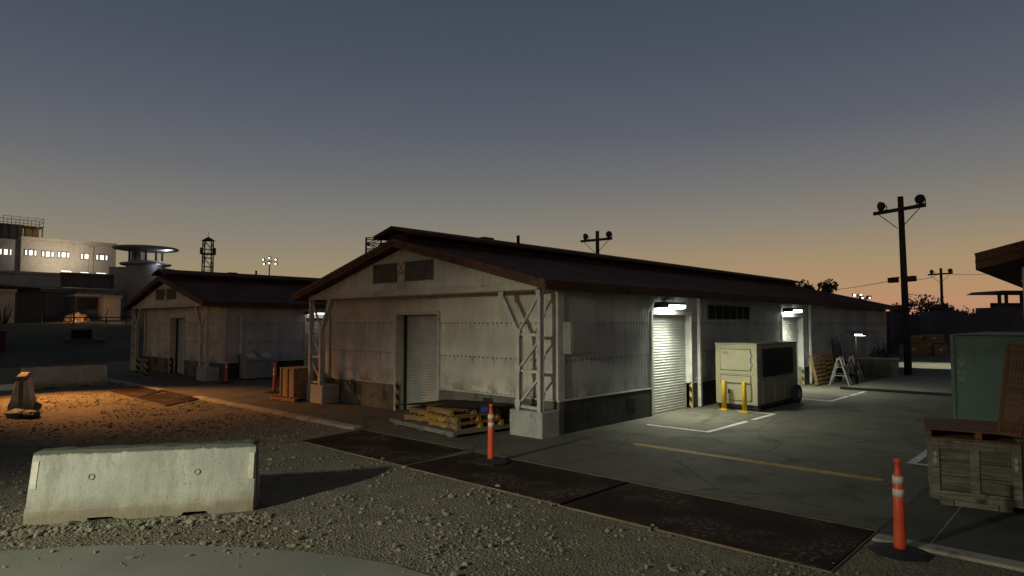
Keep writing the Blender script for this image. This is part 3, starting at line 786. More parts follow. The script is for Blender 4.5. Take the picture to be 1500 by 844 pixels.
# ------------------------------------------------------------------ pallets
def pallet_parts(t, w_, l_, mat, n=6, h=.135, wide=.095):
    """wooden pallet w_ (x) by l_ (y): top boards, stringers, bottom boards"""
    m = MB()
    for i in range(n):
        x = -w_ / 2 + (w_ - wide) * i / (n - 1); m.box(x, x + wide, -l_ / 2, l_ / 2, h - .02, h + random.uniform(-.002, .002))
    m.build('deck_board', mat, t)
    m = MB()
    for y in (-l_ / 2, -.045, l_ / 2 - .09): m.box(-w_ / 2, w_ / 2, y, y + .09, .018, h - .0215)
    m.build('stringer', mat, t)
    m = MB()
    for x in (-w_ / 2, -.06, w_ / 2 - .12): m.box(x, x + .12, -l_ / 2, l_ / 2, 0, .0165)
    m.build('bottom_board', mat, t)
def pallet(loc, rz, label, mat='yelwood', w_=1.1, l_=1.1, group='pallets stacked before the middle warehouse', n=7, rot=None, h=.135):
    t = thing('wooden_pallet', label, 'pallet', loc, rz, group)
    if rot: t.rotation_euler = rot
    pallet_parts(t, w_, l_, mat, n, h); return t
# low grey skid under the stack
t = thing('timber_skid', 'low grey white timber skid on the ground under the yellow pallets', 'skid', (-11.28, 10.13, 0), R(-7))
m = MB()
for i in range(12): m.box(-1.28, 1.28, -.88 + i * .148, -.88 + i * .148 + .135, .085, .108 + random.uniform(-.003, .003))
m.build('deck_board', 'greywood', t)
m = MB()
for y in (-.89, -.02, .80): m.box(-1.30, 1.30, y, y + .09, .028, .0845)
m.box(-1.31, 1.31, -.925, -.895, .07, .125); m.box(1.30, 1.33, -.92, .88, .07, .125)
m.build('edge_rail', 'whitewood', t)
m = MB()
for x in (-1.1, 0, 1.1):
    for y in (-.88, 0, .8): m.box(x - .08, x + .08, y, y + .09, 0, .027)
m.build('runner', 'greywood', t)
zb = .11
for i, (dx, dy, rz, mt, nm) in enumerate(((.0, 0, -8, 'yelwood', 'bottom pallet of the taller stack, chipped yellow, on the grey skid'), (-.06, -.05, -3, 'yelwood', 'middle pallet of the taller stack, with the brightest yellow edge'),
                                          (-.16, .04, -14, 'palwood', 'top pallet of the taller stack, plain timber, under the sheet'))):
    pallet((-10.72 + dx, 10.02 + dy, zb + i * .14), R(rz), nm, mt, 1.15, 1.25)
for i, (dx, dy, rz, nm) in enumerate(((0, 0, 6, 'lower pallet of the short stack at the left, pale timber'), (.08, .05, -10, 'upper pallet of the short stack at the left, under the sheet corner'))):
    pallet((-11.95 + dx, 10.12 + dy, zb + i * .14), R(rz), nm, 'palwood', 1.0, 1.0)
# warped sheet on top
bm = bmesh.new(); P00, P10, P11, P01 = (Vector(p) for p in ((-12.95, 9.52, .40), (-10.0, 9.42, .60), (-9.85, 10.75, .575), (-12.2, 10.72, .49)))
nx, ny = 16, 6; G = []
for j in range(ny + 1):
    for i in range(nx + 1):
        u, v = i / nx, j / ny; p = P00.lerp(P10, u).lerp(P01.lerp(P11, u), v); p.z += .02 * math.sin(u * 3.1) + .012 * noise.noise(p * 2); G.append(bm.verts.new(p))
for j in range(ny):
    for i in range(nx): bm.faces.new([G[j * (nx + 1) + i], G[j * (nx + 1) + i + 1], G[(j + 1) * (nx + 1) + i + 1], G[(j + 1) * (nx + 1) + i]])
bmesh.ops.solidify(bm, geom=bm.faces[:], thickness=.018)
m = MB(); m.bm.free(); m.bm = bm
tag(m.build('plywood_sheet', 'ply'), 'thin dark warped plywood sheet lying on top of the yellow pallet stack', 'sheet')
o = MB().blob((0, 0, .1), (.16, .1, .1), 5, 2, .3).build('blue_bundle', basic('blue_tarpaulin', (.03, .035, .14), .7), smooth=True); o.location = (-9.95, 9.85, .44)
tag(o, 'small dark blue bundle tucked between the top pallet and the sheet', 'bundle')

# plywood box on a pallet
pallet((-18.84, 10.42, 0), R(4), 'low pallet under the plywood box by the left truss of the middle warehouse', 'palwood', 1.35, 1.2, 'pallets by the plywood box', 7, h=.12)
t = thing('plywood_box', 'square plywood shipping box on a pallet, its left face lit orange', 'box', (-18.80, 10.47, .12), R(2))
m = MB(); m.box(-.40, .40, -.48, .48, 0, .86); b = m.build('shell', 'plybox', t)
fb = []
for x in (-.37, .37):
    for y in (-.495, .495): fb.append((x - .045, x + .045, y - .0145, y + .0145, 0, .86))
for q in (-1, 1):
    for y in (-.44, .44): fb.append((q * .413 - .012, q * .413 + .012, y - .045, y + .045, .0, .86))
    for z in (.0, .785): fb.append((q * .413 - .011, q * .413 + .011, -.393, .393, z, z + .075))
fb.append((-.05, .05, -.508, -.481, 0, .86))
boxes('batten', 'palwood', b, fb)
m = MB(); m.box(-.43, .43, -.515, .515, .862, .885); m.build('lid', 'plybox', t)

# dumpster against the left warehouse
t = thing('dumpster', 'grey metal dumpster with two sloping lids against the left warehouse wall', 'dumpster', (-27.05, 13.0, 0), 0)
m = MB(); m.prism([(-.36, .04), (.34, .04), (.38, .80), (-.40, 1.12)], 'y', -.68, .68); b = m.build('bin', 'greymetal', t, bevel=.012)
for y in (-.34, .34):
    m = MB(); m.prism([(.42, .805), (.42, .835), (-.42, 1.165), (-.42, 1.135)], 'y', y - .32, y + .32); l = m.build('lid', 'greymetal', t, bevel=.008)
    m = MB(); m.prism([(.2, .92), (.2, .955), (-.15, 1.09), (-.15, 1.06)], 'y', y - .2, y + .2); m.build('lid_rib', 'white', l)
boxes('skid', 'dark', t, [(-.3, .3, y, y + .1, 0, .05) for y in (-.6, .5)])

# ------------------------------------------------------------------ right foreground: crate, pallet, slatted frame
CR = R(11)
t = thing('wooden_crate', 'weathered grey wooden crate with metal latches at the lower right', 'crate', (-1.83, 10.13, .012), CR)
Wd, Hh, Dp = .96, .86, 1.15
m = MB(); m.box(0.02, Wd - .02, .026, Dp, .09, Hh - .012); body = m.build('panel', 'black', t)
m = MB(); n = 3; hb = (Hh - .30) / n
for i in range(n): m.box(.10, Wd - .10, .008 + random.uniform(0, .006), .025, .20 + i * hb + .005, .20 + (i + 1) * hb - .005)
m.build('front_board', 'darkwood', body)
fb = [(0, .10, -.022, .018, .08, Hh - .002), (Wd - .10, Wd, -.022, .018, .08, Hh - .001), (.102, Wd - .102, -.022, .003, Hh - .115, Hh - .001), (.102, Wd - .102, -.022, .003, .085, .195),
      (Wd / 2 - .05, Wd / 2 + .05, -.016, .003, .197, Hh - .118)]
for y in (.0, Dp - .1): fb += [(-.022, -.001, y + .02, y + .12, .08, Hh), (Wd + .001, Wd + .022, y + .02, y + .12, .08, Hh)]
boxes('frame_batten', 'greywood', t, fb, .004)
boxes('skid_runner', 'greywood', t, [(.1, .24, .02, Dp - .02, 0, .088), (Wd - .24, Wd - .10, .02, Dp - .02, 0, .088), (.25, Wd - .25, .03, .12, .0, .075)])
for x in (.055, Wd - .055):
    for z in (.66, .57):
        m = MB(); m.box(x - .018, x + .018, -.032, -.0225, z - .02, z + .035); m.cyl((x - .014, -.036, z - .03), (x + .014, -.036, z - .03), .009, n=8); m.build('latch', 'footing', t)
m = MB(); m.box(.02, Wd - .02, .02, Dp, Hh - .011, Hh + .002); m.build('top', 'greywood', t)
pt = thing('wooden_pallet', 'brown pallet lying on top of the grey wooden crate', 'pallet', (-1.83 + .53 * math.cos(CR) - .57 * math.sin(CR), 10.13 + .57 * math.cos(CR) + .48 * math.sin(CR), .876), CR)
m = MB(); pw, pl = 1.16, 1.2
for i in range(11): m.box(-pw / 2, pw / 2, -pl / 2 + i * .1095, -pl / 2 + i * .1095 + .1, .112, .132 + random.uniform(-.002, .002))
m.build('deck_board', 'redwood', pt)
m = MB()
for x in (-pw / 2, -.035, pw / 2 - .07): m.box(x, x + .07, -pl / 2, pl / 2, .0195, .1115)
m.build('stringer', 'redwood', pt)
m = MB()
for y in (-pl / 2, -.05, pl / 2 - .1): m.box(-pw / 2, pw / 2, y, y + .1, 0, .019)
m.build('bottom_board', 'redwood', pt)
# standing slatted frame
st = thing('slatted_frame', 'tall brown slatted timber frame standing on the pallet, at the right edge', 'frame', (-1.09, 10.10, 1.012), R(2)); st.rotation_euler = (R(-2), R(6.5), R(2))
Hs = 1.14; ws = .21
m = MB()
for x in (0, ws): m.box(x - .016, x + .016, 0, .10, 0, Hs)
for z in (0.0, .54, Hs - .05): m.box(.018, ws - .018, -.004, .09, z, z + .05)
m.build('frame_post', 'redwood', st)
for i in range(5):
    x = .036 + i * (ws - .072) / 4
    m = MB(); m.box(x - .0125, x + .0125, .02, .045, .051, .539); m.box(x - .0125, x + .0125, .02, .045, .591, Hs - .051); m.build('slat', 'redwood', st)
m = MB()
for z in (0, .54, Hs - .07): m.box(ws + .018, ws + .7, .02, .10, z, z + .06)
m.box(ws + .62, ws + .7, -.01, .0195, 0, Hs)
m.build('side_rail', 'redwood', st)

# ------------------------------------------------------------------ green container
t = thing('shipping_container', 'green steel container behind the crates, with pale stencilled marks', 'container', (-2.9, 19.0, 0))
m = MB(); m.box(0, 1.86, 0, 6.0, .08, 2.08); b = m.build('shell', 'green', t, bevel=.015)
m = MB(); m.box(.10, 1.86, -.02, .0, 2.02, 2.10); m.box(-.03, .045, -.03, .05, .0, 2.12); m.box(-.02, 1.88, -.02, 6.02, 2.082, 2.12); m.box(.05, 1.86, -.015, .0, .06, .16); m.build('corner_frame', 'green', b)
m = MB()
for i in range(8): m.cyl((.25 + i * .22, -.032, 2.06), (.25 + i * .22, -.018, 2.06), .014, n=8)
m.build('rivet', 'green', b)
m = MB(); rr = random.Random(4)
for col_, (z0, z1, kx) in enumerate(((.98, 1.55, .11), (.98, 1.22, .19), (1.36, 1.57, .19))):
    z = z0
    while z < z1:
        h_ = rr.uniform(.02, .05)
        m.box(kx, kx + rr.choice((.02, .045, .05)), -.003, .001, z, z + .009)
        if rr.random() < .75: m.box(kx, kx + .008, -.0034, .001, z + .0095, z + h_)
        if rr.random() < .6: m.box(kx + .042, kx + .05, -.0034, .001, z + .0095, z + h_)
        z += h_ + rr.choice((.016, .02, .05))
m.build('stencil_marks', 'stencil', b)

# ------------------------------------------------------------------ along the far part of the wall
pallet((-8.50, 26.62, .585), 0, 'dry timber pallet leaning upright on the wall right beside the farther roller door', 'palwood', 1.15, 1.15, 'pallets against the wall', 8, rot=(0, R(79), 0))
pallet((-8.50, 27.85, .585), 0, 'second upright timber pallet on the wall, next after the one beside the door', 'palwood', 1.15, 1.15, 'pallets against the wall', 7, rot=(0, R(80), 0))
def a_frame(loc, rz, label, boards):
    t = thing('trestle_barricade', label, 'barricade', loc, rz, 'folding trestle barricades')
    for y, n in ((0., 'leg_frame'), (1.15, 'leg_frame')):
        m = MB()
        for s in (-1, 1): m.bar((s * .34, y, 0), (s * .035, y, 1.06), .055, .03, (0, 1, 0))
        m.bar((-.22, y, .38), (.22, y, .38), .06, .025, (0, 0, 1)); m.bar((-.13, y, .70), (.13, y, .70), .06, .025); m.build(n, 'greymetal', t)
    for z in boards:
        m = MB(); m.box(-.05, -.02, .03, 1.12, z, z + .2); m.build('striped_board', 'orangesign', t)
    return t
a_frame((-7.72, 26.7, 0), R(12), 'white trestle barricade standing in front of the leaning pallets', (.74,))
a_frame((-7.72, 28.35, 0), R(10), 'farther trestle barricade with faded orange and white boards', (.42, .74))
# bundle of thin rods against the wall
m = MB(); rr = random.Random(9)
for i in range(13):
    y = 29.2 + i * .1 + rr.uniform(-.03, .03); z1 = rr.uniform(1.45, 1.95)
    m.cyl((-8.55 + rr.uniform(-.05, .1), y, 0), (-8.72, y + rr.uniform(-.1, .1), z1), .018, .012, 6)
tag(m.build('rod_bundle', 'dark'), 'bundle of thin dark rods leaning upright on the wall behind the barricades', 'rods')
# lamp post with a sign bar
t = thing('lamp_post', 'thin dark lamp post with a lit box head and a crossbar, near the wall', 'lamp post', (-7.5, 28.15, 0))
m = MB(); m.cyl((0, 0, 0), (0, 0, 1.95), .05, .04, 10); m.build('post', 'dark', t)
m = MB(); m.box(-.32, .75, -.04, .04, 2.02, 2.07); m.box(-.3, -.2, -.03, .03, 2.0, 2.1); m.build('crossbar', 'dark', t)
m = MB(); m.box(-.12, .42, -.24, .20, 1.90, 1.985); m.build('lamp_head', 'dark', t, bevel=.01)
m = MB(); m.box(.02, .34, -.19, .13, 1.885, 1.899); m.box(.04, .32, -.252, -.241, 1.905, 1.955); m.build('lens', 'lens_far', t)
lamp('AREA', (.24, -.03, 1.87), 1.4, (.9, 1., .82), (.4, -.03, 0), sx=(.2, .3), parent=t)
# planter wall with dry plants
t = thing('block_planter', 'low grey block planter wall at the foot of the big pole', 'planter', (-8.0, 33.4, 0), R(12))
m = MB(); m.box(-.85, .85, -.9, 1.2, 0, .76); b = m.build('wall', 'plinth', t, bevel=.015)
m = MB(); m.box(-.89, .89, -.94, 1.24, .762, .82); m.build('coping', 'footing', b, bevel=.01)
t = thing('dry_agave', 'dark spiky plant growing on the block planter', 'plant', (-7.75, 33.5, .8))
m = MB(); rr = random.Random(5)
for i in range(46):
    a = rr.uniform(0, 6.28); tl = rr.uniform(.15, 1.1); ln = rr.uniform(.5, 1.05)
    c0 = Vector((rr.uniform(-.45, .45), rr.uniform(-.3, .3), -.02)); d = Vector((math.cos(a) * math.sin(tl), math.sin(a) * math.sin(tl), math.cos(tl)))
    pr = d.cross(Vector((0, 0, 1))).normalized() * rr.uniform(.03, .05); e = c0 + d * ln; mid = c0 + d * ln * .5 + Vector((0, 0, .04))
    v = [m.bm.verts.new(q) for q in (c0 - pr, c0 + pr, mid + pr * .8, mid - pr * .8, e)]
    m._face([v[0], v[1], v[2], v[3]]); m._face([v[3], v[2], v[4]])
m.keep = True; m.build('leaves', 'leafb', t)
for i in range(5): MB().blob((rr.uniform(-.5, .6), rr.uniform(-.3, .3), .06), (.16, .14, .12), i, 1, .4).build('base_clump', 'leafb', t)

# ------------------------------------------------------------------ power poles
def pole_tree(loc, rz, label):
    t = thing('utility_pole', label, 'pole', loc, rz, 'timber poles with floodlights')
    m = MB(); m.cyl((0, 0, -.2), (0, 0, 8.35), .165, .125, 12); m.build('pole_shaft', 'polewood', t)
    m = MB(); m.bar((-1.24, -.17, 7.72), (1.24, -.17, 7.72), .12, .16); m.build('crossarm', 'polewood', t)
    for s in (-1, 1):
        m = MB(); m.bar((s * 1.0, -.17, 7.65), (s * .1, -.17, 6.85), .03, .03); m.build('brace', 'dark', t)
        h = thing('h', None, None) if False else None
        m = MB(); x = (1.05 if s > 0 else -.78); m.lathe((0, 0, 0), [(.12, -.10), (.19, -.02), (.22, .11), (.20, .13), (.04, .13)], 12, True)
        bmesh.ops.transform(m.bm, matrix=Matrix.Translation((x, -.2, 8.02)) @ Matrix.Rotation(R(95), 4, 'X') @ Matrix.Rotation(R(s * 20), 4, 'Y'), verts=m.bm.verts)
        f_ = m.build('floodlight', 'dark', t)
        m = MB(); m.bar((x - .2, -.17, 7.80), (x - .2, -.17, 8.02), .03, .03); m.bar((x + .2, -.17, 7.80), (x + .2, -.17, 8.02), .03, .03); m.bar((x - .2, -.17, 7.81), (x + .2, -.17, 7.81), .03, .03); m.build('yoke', 'dark', f_)
    t.rotation_euler = (0, R(-.7), rz)
    return t
RZ = YAW
P1 = pole_tree((-7.0, 34.55, 0), R(-21), 'tall timber pole with two dark floodlights at the right')
for sd in (-1, 1):
    m = MB(); m.box(sd * .42 - .2, sd * .42 + .2, -.3, -.02, 4.30, 4.54); m.bar((sd * .12, -.1, 4.54), (sd * .6, -.1, 4.54), .05, .05); m.build('transformer_box', 'redbox', P1, bevel=.02)
q = away(876, 473, 53.0); dup(P1, (q.x, q.y, -.03), R(4), scale=1.2, label='pole top with two floodlights rising behind the middle warehouse roof')
q = away(1381, 473, 63.); dup(P1, (q.x, q.y, 0.), R(-20), scale=.93, label='farther timber pole with two floodlights above the round tree')
def wire(a, b, sag, label):
    a, b = Vector(a), Vector(b); m = MB(); pts = [a.lerp(b, i / 20) - Vector((0, 0, sag * 4 * (i / 20) * (1 - i / 20))) for i in range(21)]
    for p, r in zip(pts, pts[1:]): m.cyl(p, r, .02, n=5, caps=False)
    tag(m.build('overhead_wire', 'wire'), label, 'wire', 'overhead wires')
pa = away(1313, 410, 42.5); pb = away(1378, 400, 63.)
wire(away(1180, 428, 70.), pa, .15, 'thin wire running left from the tall pole over the warehouse roof')
wire(pa + Vector((.3, .2, 0)), pb, .25, 'thin wire between the two timber poles at the right')
wire(pb, away(1470, 399, 62.), .2, 'thin wire running right from the farther pole to the roof corner')

# ------------------------------------------------------------------ beyond the yard, right
def at(px, py, d, z=None):
    p = away(px, py, d)
    if z is not None: p.z = z
    return p
def facing(px, d): return at(px, HY, d, 0), YAW      # an object square to the street that runs away from us
# dark sheet fence, in panels
p0, p1 = at(1296, HY, 56, 0), at(1640, HY, 54, 0)
t = thing('sheet_fence', 'dark blue sheet metal fence closing the far side of the yard', 'fence', p0, math.atan2(p1.y - p0.y, p1.x - p0.x)); Lf = (p1 - p0).length
m = MB(); m.corr((0, 0, 0), (Lf, 0, 0), .05, 3.12, (0, -1, 0), .3, .05); m.keep = True; m.build('fence_panel', 'navy', t)
m = MB()
for i in range(int(Lf / 3.2) + 1): m.box(i * 3.2 - .06, i * 3.2 + .06, .0, .12, 0, 3.3)
m.build('fence_post', 'fencegrey', t)
# low row of timber cargo crates in front of the fence
rr = random.Random(12); k = 0
for px, d, w_, h_, zz in ((1337, 47, 1.0, .85, 0), (1357, 47.2, 1.0, .9, 0), (1377, 47, 1.0, .80, 0), (1343, 47.4, .9, .6, .86), (1368, 47.3, 1.3, .62, .91)):
    q = at(px, HY, d, zz); lab = ('left crate in the lower row of far timber crates beside the tall pole', 'middle crate in the lower row of far timber crates', 'right crate in the lower row of far timber crates', 'small crate on top at the left of the far timber crates', 'wide crate on top at the right of the far timber crates')[k]; k += 1
    t = thing('cargo_crate', lab, 'crate', q, YAW + R(rr.uniform(-6, 6)), 'timber cargo crates before the fence')
    m = MB(); m.box(-w_ / 2, w_ / 2, 0, .9, .04, h_); m.build('shell', 'cargo', t)
    boxes('batten', 'palwood', t, [(-w_ / 2 - .02, w_ / 2 + .02, -.03, -.002, z, z + .09) for z in (.04, h_ - .10)] + [(x, x + .08, -.026, -.001, .132, h_ - .102) for x in (-w_ / 2, w_ / 2 - .08)])
    m = MB(); m.box(-.12, .08, -.036, -.031, h_ * .5, h_ * .68) if k % 2 else m.box(.1, .28, -.036, -.031, h_ - .085, h_ - .03); m.build('paper_label', 'white', t)
# tall dark container block
q = at(1380, HY, 52, 0)
t = thing('stacked_container', 'tall dark container standing before the fence under the round tree', 'container', q, YAW)
m = MB(); m.box(-1.2, 1.2, -1, 1, 0, 3.3); m.build('shell', 'navy', t, bevel=.03)
m = MB()
for i in range(9): m.box(-1.1 + i * .26, -1.0 + i * .26, -1.03, -.999, .2, 3.15)
m.build('side_rib', 'navy', t)
# guard hut
q = at(1500, HY, 56, 0)
t = thing('guard_hut', 'small dark guard hut with a flat roof above the fence at the right', 'hut', q, YAW)
m = MB(); m.box(-2.0, 2.4, .2, 3, 0, 3.75); m.build('wall', 'navy', t)
for x in (-1.75, -1.15, .2, 2.2):
    m = MB(); m.box(x - .1, x + .1, .3, .5, 3.75, 4.95); m.build('post', 'dark', t)
m = MB(); m.box(-1.1, 2.2, 2.3, 2.4, 3.75, 4.2); m.build('rear_wall', 'dark', t)
m = MB(); m.prism([(-2.6, 4.95), (2.9, 4.95), (2.6, 5.2), (-2.0, 5.2)], 'y', -.3, 3.4); m.build('roof', 'dark', t)
# fenced gate frames and pipes by the end of the warehouse
q = at(1313, HY, 50, 0)
t = thing('scaffold_frame', 'dark pipe frame behind the far end of the middle warehouse', 'scaffold', q, YAW)
m = MB()
for x in (-1.0, -.5, 0, .5): m.cyl((x, 0, 0), (x, 0, 3.2 + .2 * math.sin(x * 7)), .05, n=6)
for z in (1.2, 2.4, 3.1): m.cyl((-1, 0, z), (.5, 0, z), .04, n=6)
m.build('pipe', 'fencegrey', t)
m = MB(); m.box(-1., -.1, .1, .3, 0, 3.3); m.build('tarp_panel', basic('blue_grey_panel', (.085, .09, .13), .8), t)

def tree(loc, h, r, label, mat='leaf', seed=1, n=900, squash=.7, trunk_h=None, leaf=.16):
    rr = random.Random(seed); t = thing('broadleaf_tree', label, 'tree', loc, 0, 'trees beyond the yard'); th = trunk_h or h * .5
    m = MB(); m.cyl((0, 0, -.3), (0, 0, th), h * .035, h * .02, 7)
    cl = []
    for i in range(9):
        a = rr.uniform(0, 6.28); e = Vector((math.cos(a) * r * rr.uniform(.3, .8), math.sin(a) * r * rr.uniform(.3, .8), th + (h - th) * rr.uniform(.25, .85)))
        m.cyl((0, 0, th * rr.uniform(.6, 1.)), e, h * .014, h * .005, 5); cl.append((e, r * rr.uniform(.25, .45)))
    m.build('trunk', 'bark', t)
    m = MB(); m.keep = True
    for i in range(n):
        c, cr = rr.choice(cl); d = Vector((rr.gauss(0, 1), rr.gauss(0, 1), rr.gauss(0, .7) * squash)); d = d.normalized() * cr * rr.random() ** .4
        p = c + d; s = leaf * rr.uniform(.6, 1.3); a = Vector((rr.uniform(-1, 1), rr.uniform(-1, 1), rr.uniform(-1, 1))).normalized(); b = a.orthogonal().normalized(); a2 = a.cross(b)
        m._face([m.bm.verts.new(p + b * s), m.bm.verts.new(p + a2 * s * .6), m.bm.verts.new(p - b * s), m.bm.verts.new(p - a2 * s * .6)])
    m.build('crown', mat, t); return t
tree(at(1380, HY, 76, 0), 5.2, 3.4, 'round dark tree behind the tall dark container', 'leafb', 3, 2600, .8, 2.0, .17)
tree(at(1195, HY, 62, 0), 6.4, 1.9, 'dark tree top showing above the end of the middle warehouse roof', 'leafb', 5, 1500, .8, 3.5, .15)
tree(at(1306, HY, 66, 0), 4.3, 1.5, 'small bushy tree beyond the far corner of the middle warehouse', 'leafb', 8, 1000, .8, 2.0, .14)
# low far tree line
for i, (px, d, h) in enumerate(((424, 170, 12.6), (448, 190, 14.2), (404, 175, 12.8), (556, 160, 12.), (1452, 260, 5.6), (1425, 250, 5.1), (1478, 255, 5.3), (1340, 250, 5.5))):
    tree(at(px, HY, d, 0), h, 4.5, ('low far tree just above the left roof, nearest the floodlight mast', 'low far tree above the left roof beside the middle gable', 'low far tree at the foot of the floodlight mast', 'far tree behind the roof edge beside the lattice mast',
         'faint far tree above the fence, third from the right', 'faint far tree above the fence right of the round tree', 'faint far tree above the fence beside the guard hut', 'faint far tree left of the round tree')[i], 'leafb', 20 + i, 500, .6, h * .5, .5)
# far floodlights with lit heads over the warehouse roof
def far_flood(px, py, d, label, heads, lit):
    q = at(px, HY, d, 0); z = at(px, py, d).z; t = thing('floodlight_mast', label, 'mast', q, YAW, 'far floodlight masts')
    m = MB(); m.cyl((0, 0, 0), (0, 0, z), .16, .10, 8); m.build('shaft', 'fencegrey', t)
    m = MB(); xs = [h[0] for h in heads]; m.bar((min(xs) - .2, 0, z), (max(xs) + .2, 0, z), .1, .1); m.build('crossarm', 'dark', t)
    for hx, hz in heads:
        m = MB(); m.box(hx - .26, hx + .26, -.1, .3, z + hz - .2, z + hz + .24); h_ = m.build('floodlight', 'dark', t, bevel=.05)
        if lit:
            m = MB(); m.cyl((hx, -.14, z + hz - .05), (hx, -.11, z + hz - .05), .2 * lit, n=12); m.build('lens', 'lens_far', h_)
    return t
far_flood(1257, 432, 110, 'far mast with two glowing lamps in the orange sky above the roof end', [(-.55, .0), (.55, .0)], 1.0)
far_flood(1269, 437, 80, 'nearer far mast with two hooded lamps just over the roof end', [(-.45, .1), (.45, .1)], .5)
t = far_flood(393, 382, 118, 'tall floodlight mast with a cluster of lit lamps above the left warehouse roof', [(-1.15, .3), (0., .6), (1.15, .3), (-1.0, -.5), (0., -.35), (1.15, -.5)], .7)

def lattice(loc, z, w_, label, cap=True, pitch=1.1, th=1.):
    t = thing('lattice_tower', label, 'tower', loc, YAW + R(12), 'steel lattice towers')
    m = MB(); hw = w_ / 2; n = max(4, int(z / (w_ * pitch)))
    for sx in (-1, 1):
        for sy in (-1, 1): m.bar((sx * hw * 1.15, sy * hw * 1.15, 0), (sx * hw, sy * hw, z), w_ * .13 * th, w_ * .13 * th)
    for i in range(n):
        a, b = z * i / n, z * (i + 1) / n; f = 1 if i % 2 else -1
        for s in (-1, 1):
            m.bar((-hw * f, s * hw, a), (hw * f, s * hw, b), w_ * .06 * th, w_ * .06 * th); m.bar((s * hw, -hw * f, a), (s * hw, hw * f, b), w_ * .06 * th, w_ * .06 * th)
            m.bar((-hw, s * hw, b), (hw, s * hw, b), w_ * .07 * th, w_ * .07 * th); m.bar((s * hw, -hw, b), (s * hw, hw, b), w_ * .07 * th, w_ * .07 * th)
    m.build('lattice_frame', 'fencegrey', t)
    if cap:
        m = MB(); m.lathe((0, 0, z), [(w_ * .85, 0), (w_ * .3, w_ * .35), (.03, w_ * .5), (.03, w_ * 1.1)], 8); m.build('peak', 'dark', t)
        m = MB()
        for s in (-1, 1): m.box(s * w_ * .75 - .2, s * w_ * .75 + .2, -.3, .3, z - w_ * 1.7, z - w_ * .9)
        m.box(-w_ * .8, w_ * .8, -w_ * .8, w_ * .8, z - w_ * 1.75, z - w_ * 1.65); m.build('gallery', 'dark', t)
    return t
q = at(302, HY, 110, 0); lattice(q, at(302, 352, 110).z, 1.35, 'slim pointed lattice tower above the left warehouse roof')
q = at(546, HY, 62, 0); t = lattice(q, at(546, 349, 62).z, 1.4, 'dark square lattice mast beside the ridge of the middle warehouse', False, .36, .9)
m = MB(); zt = at(546, 362, 62).z; m.lathe((1.0, -.1, zt), [(.02, -.5), (.45, -.4), (.5, .3), (.3, .45), (.02, .5)], 10); m.build('dish', 'navy', t)

# ------------------------------------------------------------------ left background: slope, prison block, tower
hs = bmesh.new(); G = []
def hill(x, y):
    u = max(0., min(1., (-41 - x) / 30)); u = u * u * (3 - 2 * u)
    return -.10 + 2.6 * u + .12 * noise.noise(Vector((x, y, 0)) * .25) + .5 * noise.noise(Vector((x, y, 4)) * .06) * u
nx, ny = 60, 60
for j in range(ny + 1):
    for i in range(nx + 1):
        x = -38 - 110 * i / nx; y = -40 + 130 * j / ny; G.append(hs.verts.new((x, y, hill(x, y) - (.3 if i == 0 else 0))))
for j in range(ny):
    for i in range(nx): hs.faces.new([G[j * (nx + 1) + i + 1], G[j * (nx + 1) + i], G[(j + 1) * (nx + 1) + i], G[(j + 1) * (nx + 1) + i + 1]])
m = MB(); m.bm.free(); m.bm = hs; o = struct(m.build('hillside', 'grass', smooth=True))
if o.data.polygons[0].normal.z < 0: o.data.flip_normals()

XP = -112.
def pp(px, py): return on_x(px, py, XP)
yA, yB = pp(29, 400).y, pp(169, 400).y; zt = pp(100, 356).z; y0 = yA - 24
bt = thing('prison_block', 'large pale concrete building with rows of lit slit windows at the far left', 'building', (XP, yA, 0))
def L3(p): return p - Vector((XP, yA, 0))
m = MB(); m.box(-16, 0, 0, yB - yA, -1, zt); m.build('wall', 'conc', bt, bevel=.05)
m = MB(); m.box(-16, -.8, y0 - yA, -.02, -1, zt + .0); m.build('recessed_wall', 'concgrey', bt)
m = MB(); m.box(-16.1, .12, .0, yB - yA + .1, zt, zt + .45); m.box(0, .14, 0, yB - yA, zt - 4.5, zt - 4.28); m.build('parapet', 'conc', bt)
m = MB()
for fr_ in (0.36, 0.72): m.box(.0, .22, (yB - yA) * fr_ - .25, (yB - yA) * fr_ + .25, -1, zt - .3) if fr_ > .5 else None
m.build('pilaster', 'conc', bt)
for px, py in ((45, 370), (70, 372), (93, 373), (126.5, 375.5), (149, 377)):
    a, b = L3(pp(px - 8, py)), L3(pp(px + 8, py)); zc = a.z; hh = .34
    m = MB(); m.box(-.02, .16, a.y - .1, b.y + .1, zc + hh, zc + hh + .14); m.box(-.02, .2, a.y - .1, b.y + .1, zc - hh - .14, zc - hh)
    m.box(-.02, .14, a.y - .1, a.y, zc - hh, zc + hh); m.box(-.02, .14, b.y, b.y + .1, zc - hh, zc + hh)
    w3 = (b.y - a.y)
    for k in (.24, .76): m.box(.0, .12, a.y + w3 * k - .13, a.y + w3 * k + .13, zc - hh, zc + hh)
    wf = m.build('window', 'concgrey', bt)
    MB().box(.005, .03, a.y, b.y, zc - hh, zc + hh).build('pane', 'window', wf)
for px, py in ((97, 399.5), (125, 401.5), (148, 402.5)):
    a, b = L3(pp(px - 7, py)), L3(pp(px + 7, py)); m = MB(); m.box(-.02, .14, a.y - .1, b.y + .1, a.z + .3, a.z + .42); wf = m.build('window', 'concgrey', bt)
    MB().box(.005, .03, a.y, b.y, a.z - .25, a.z + .3).build('pane', 'window', wf)
a, b = L3(pp(2, 368)), L3(pp(18, 369)); m = MB(); m.box(-.85, -.68, a.y - .15, b.y + .15, a.z - .5, a.z - .4)
for k in (.22, .78): m.box(-.8, -.69, a.y + (b.y - a.y) * k - .14, a.y + (b.y - a.y) * k + .14, a.z - .36, a.z + .36)
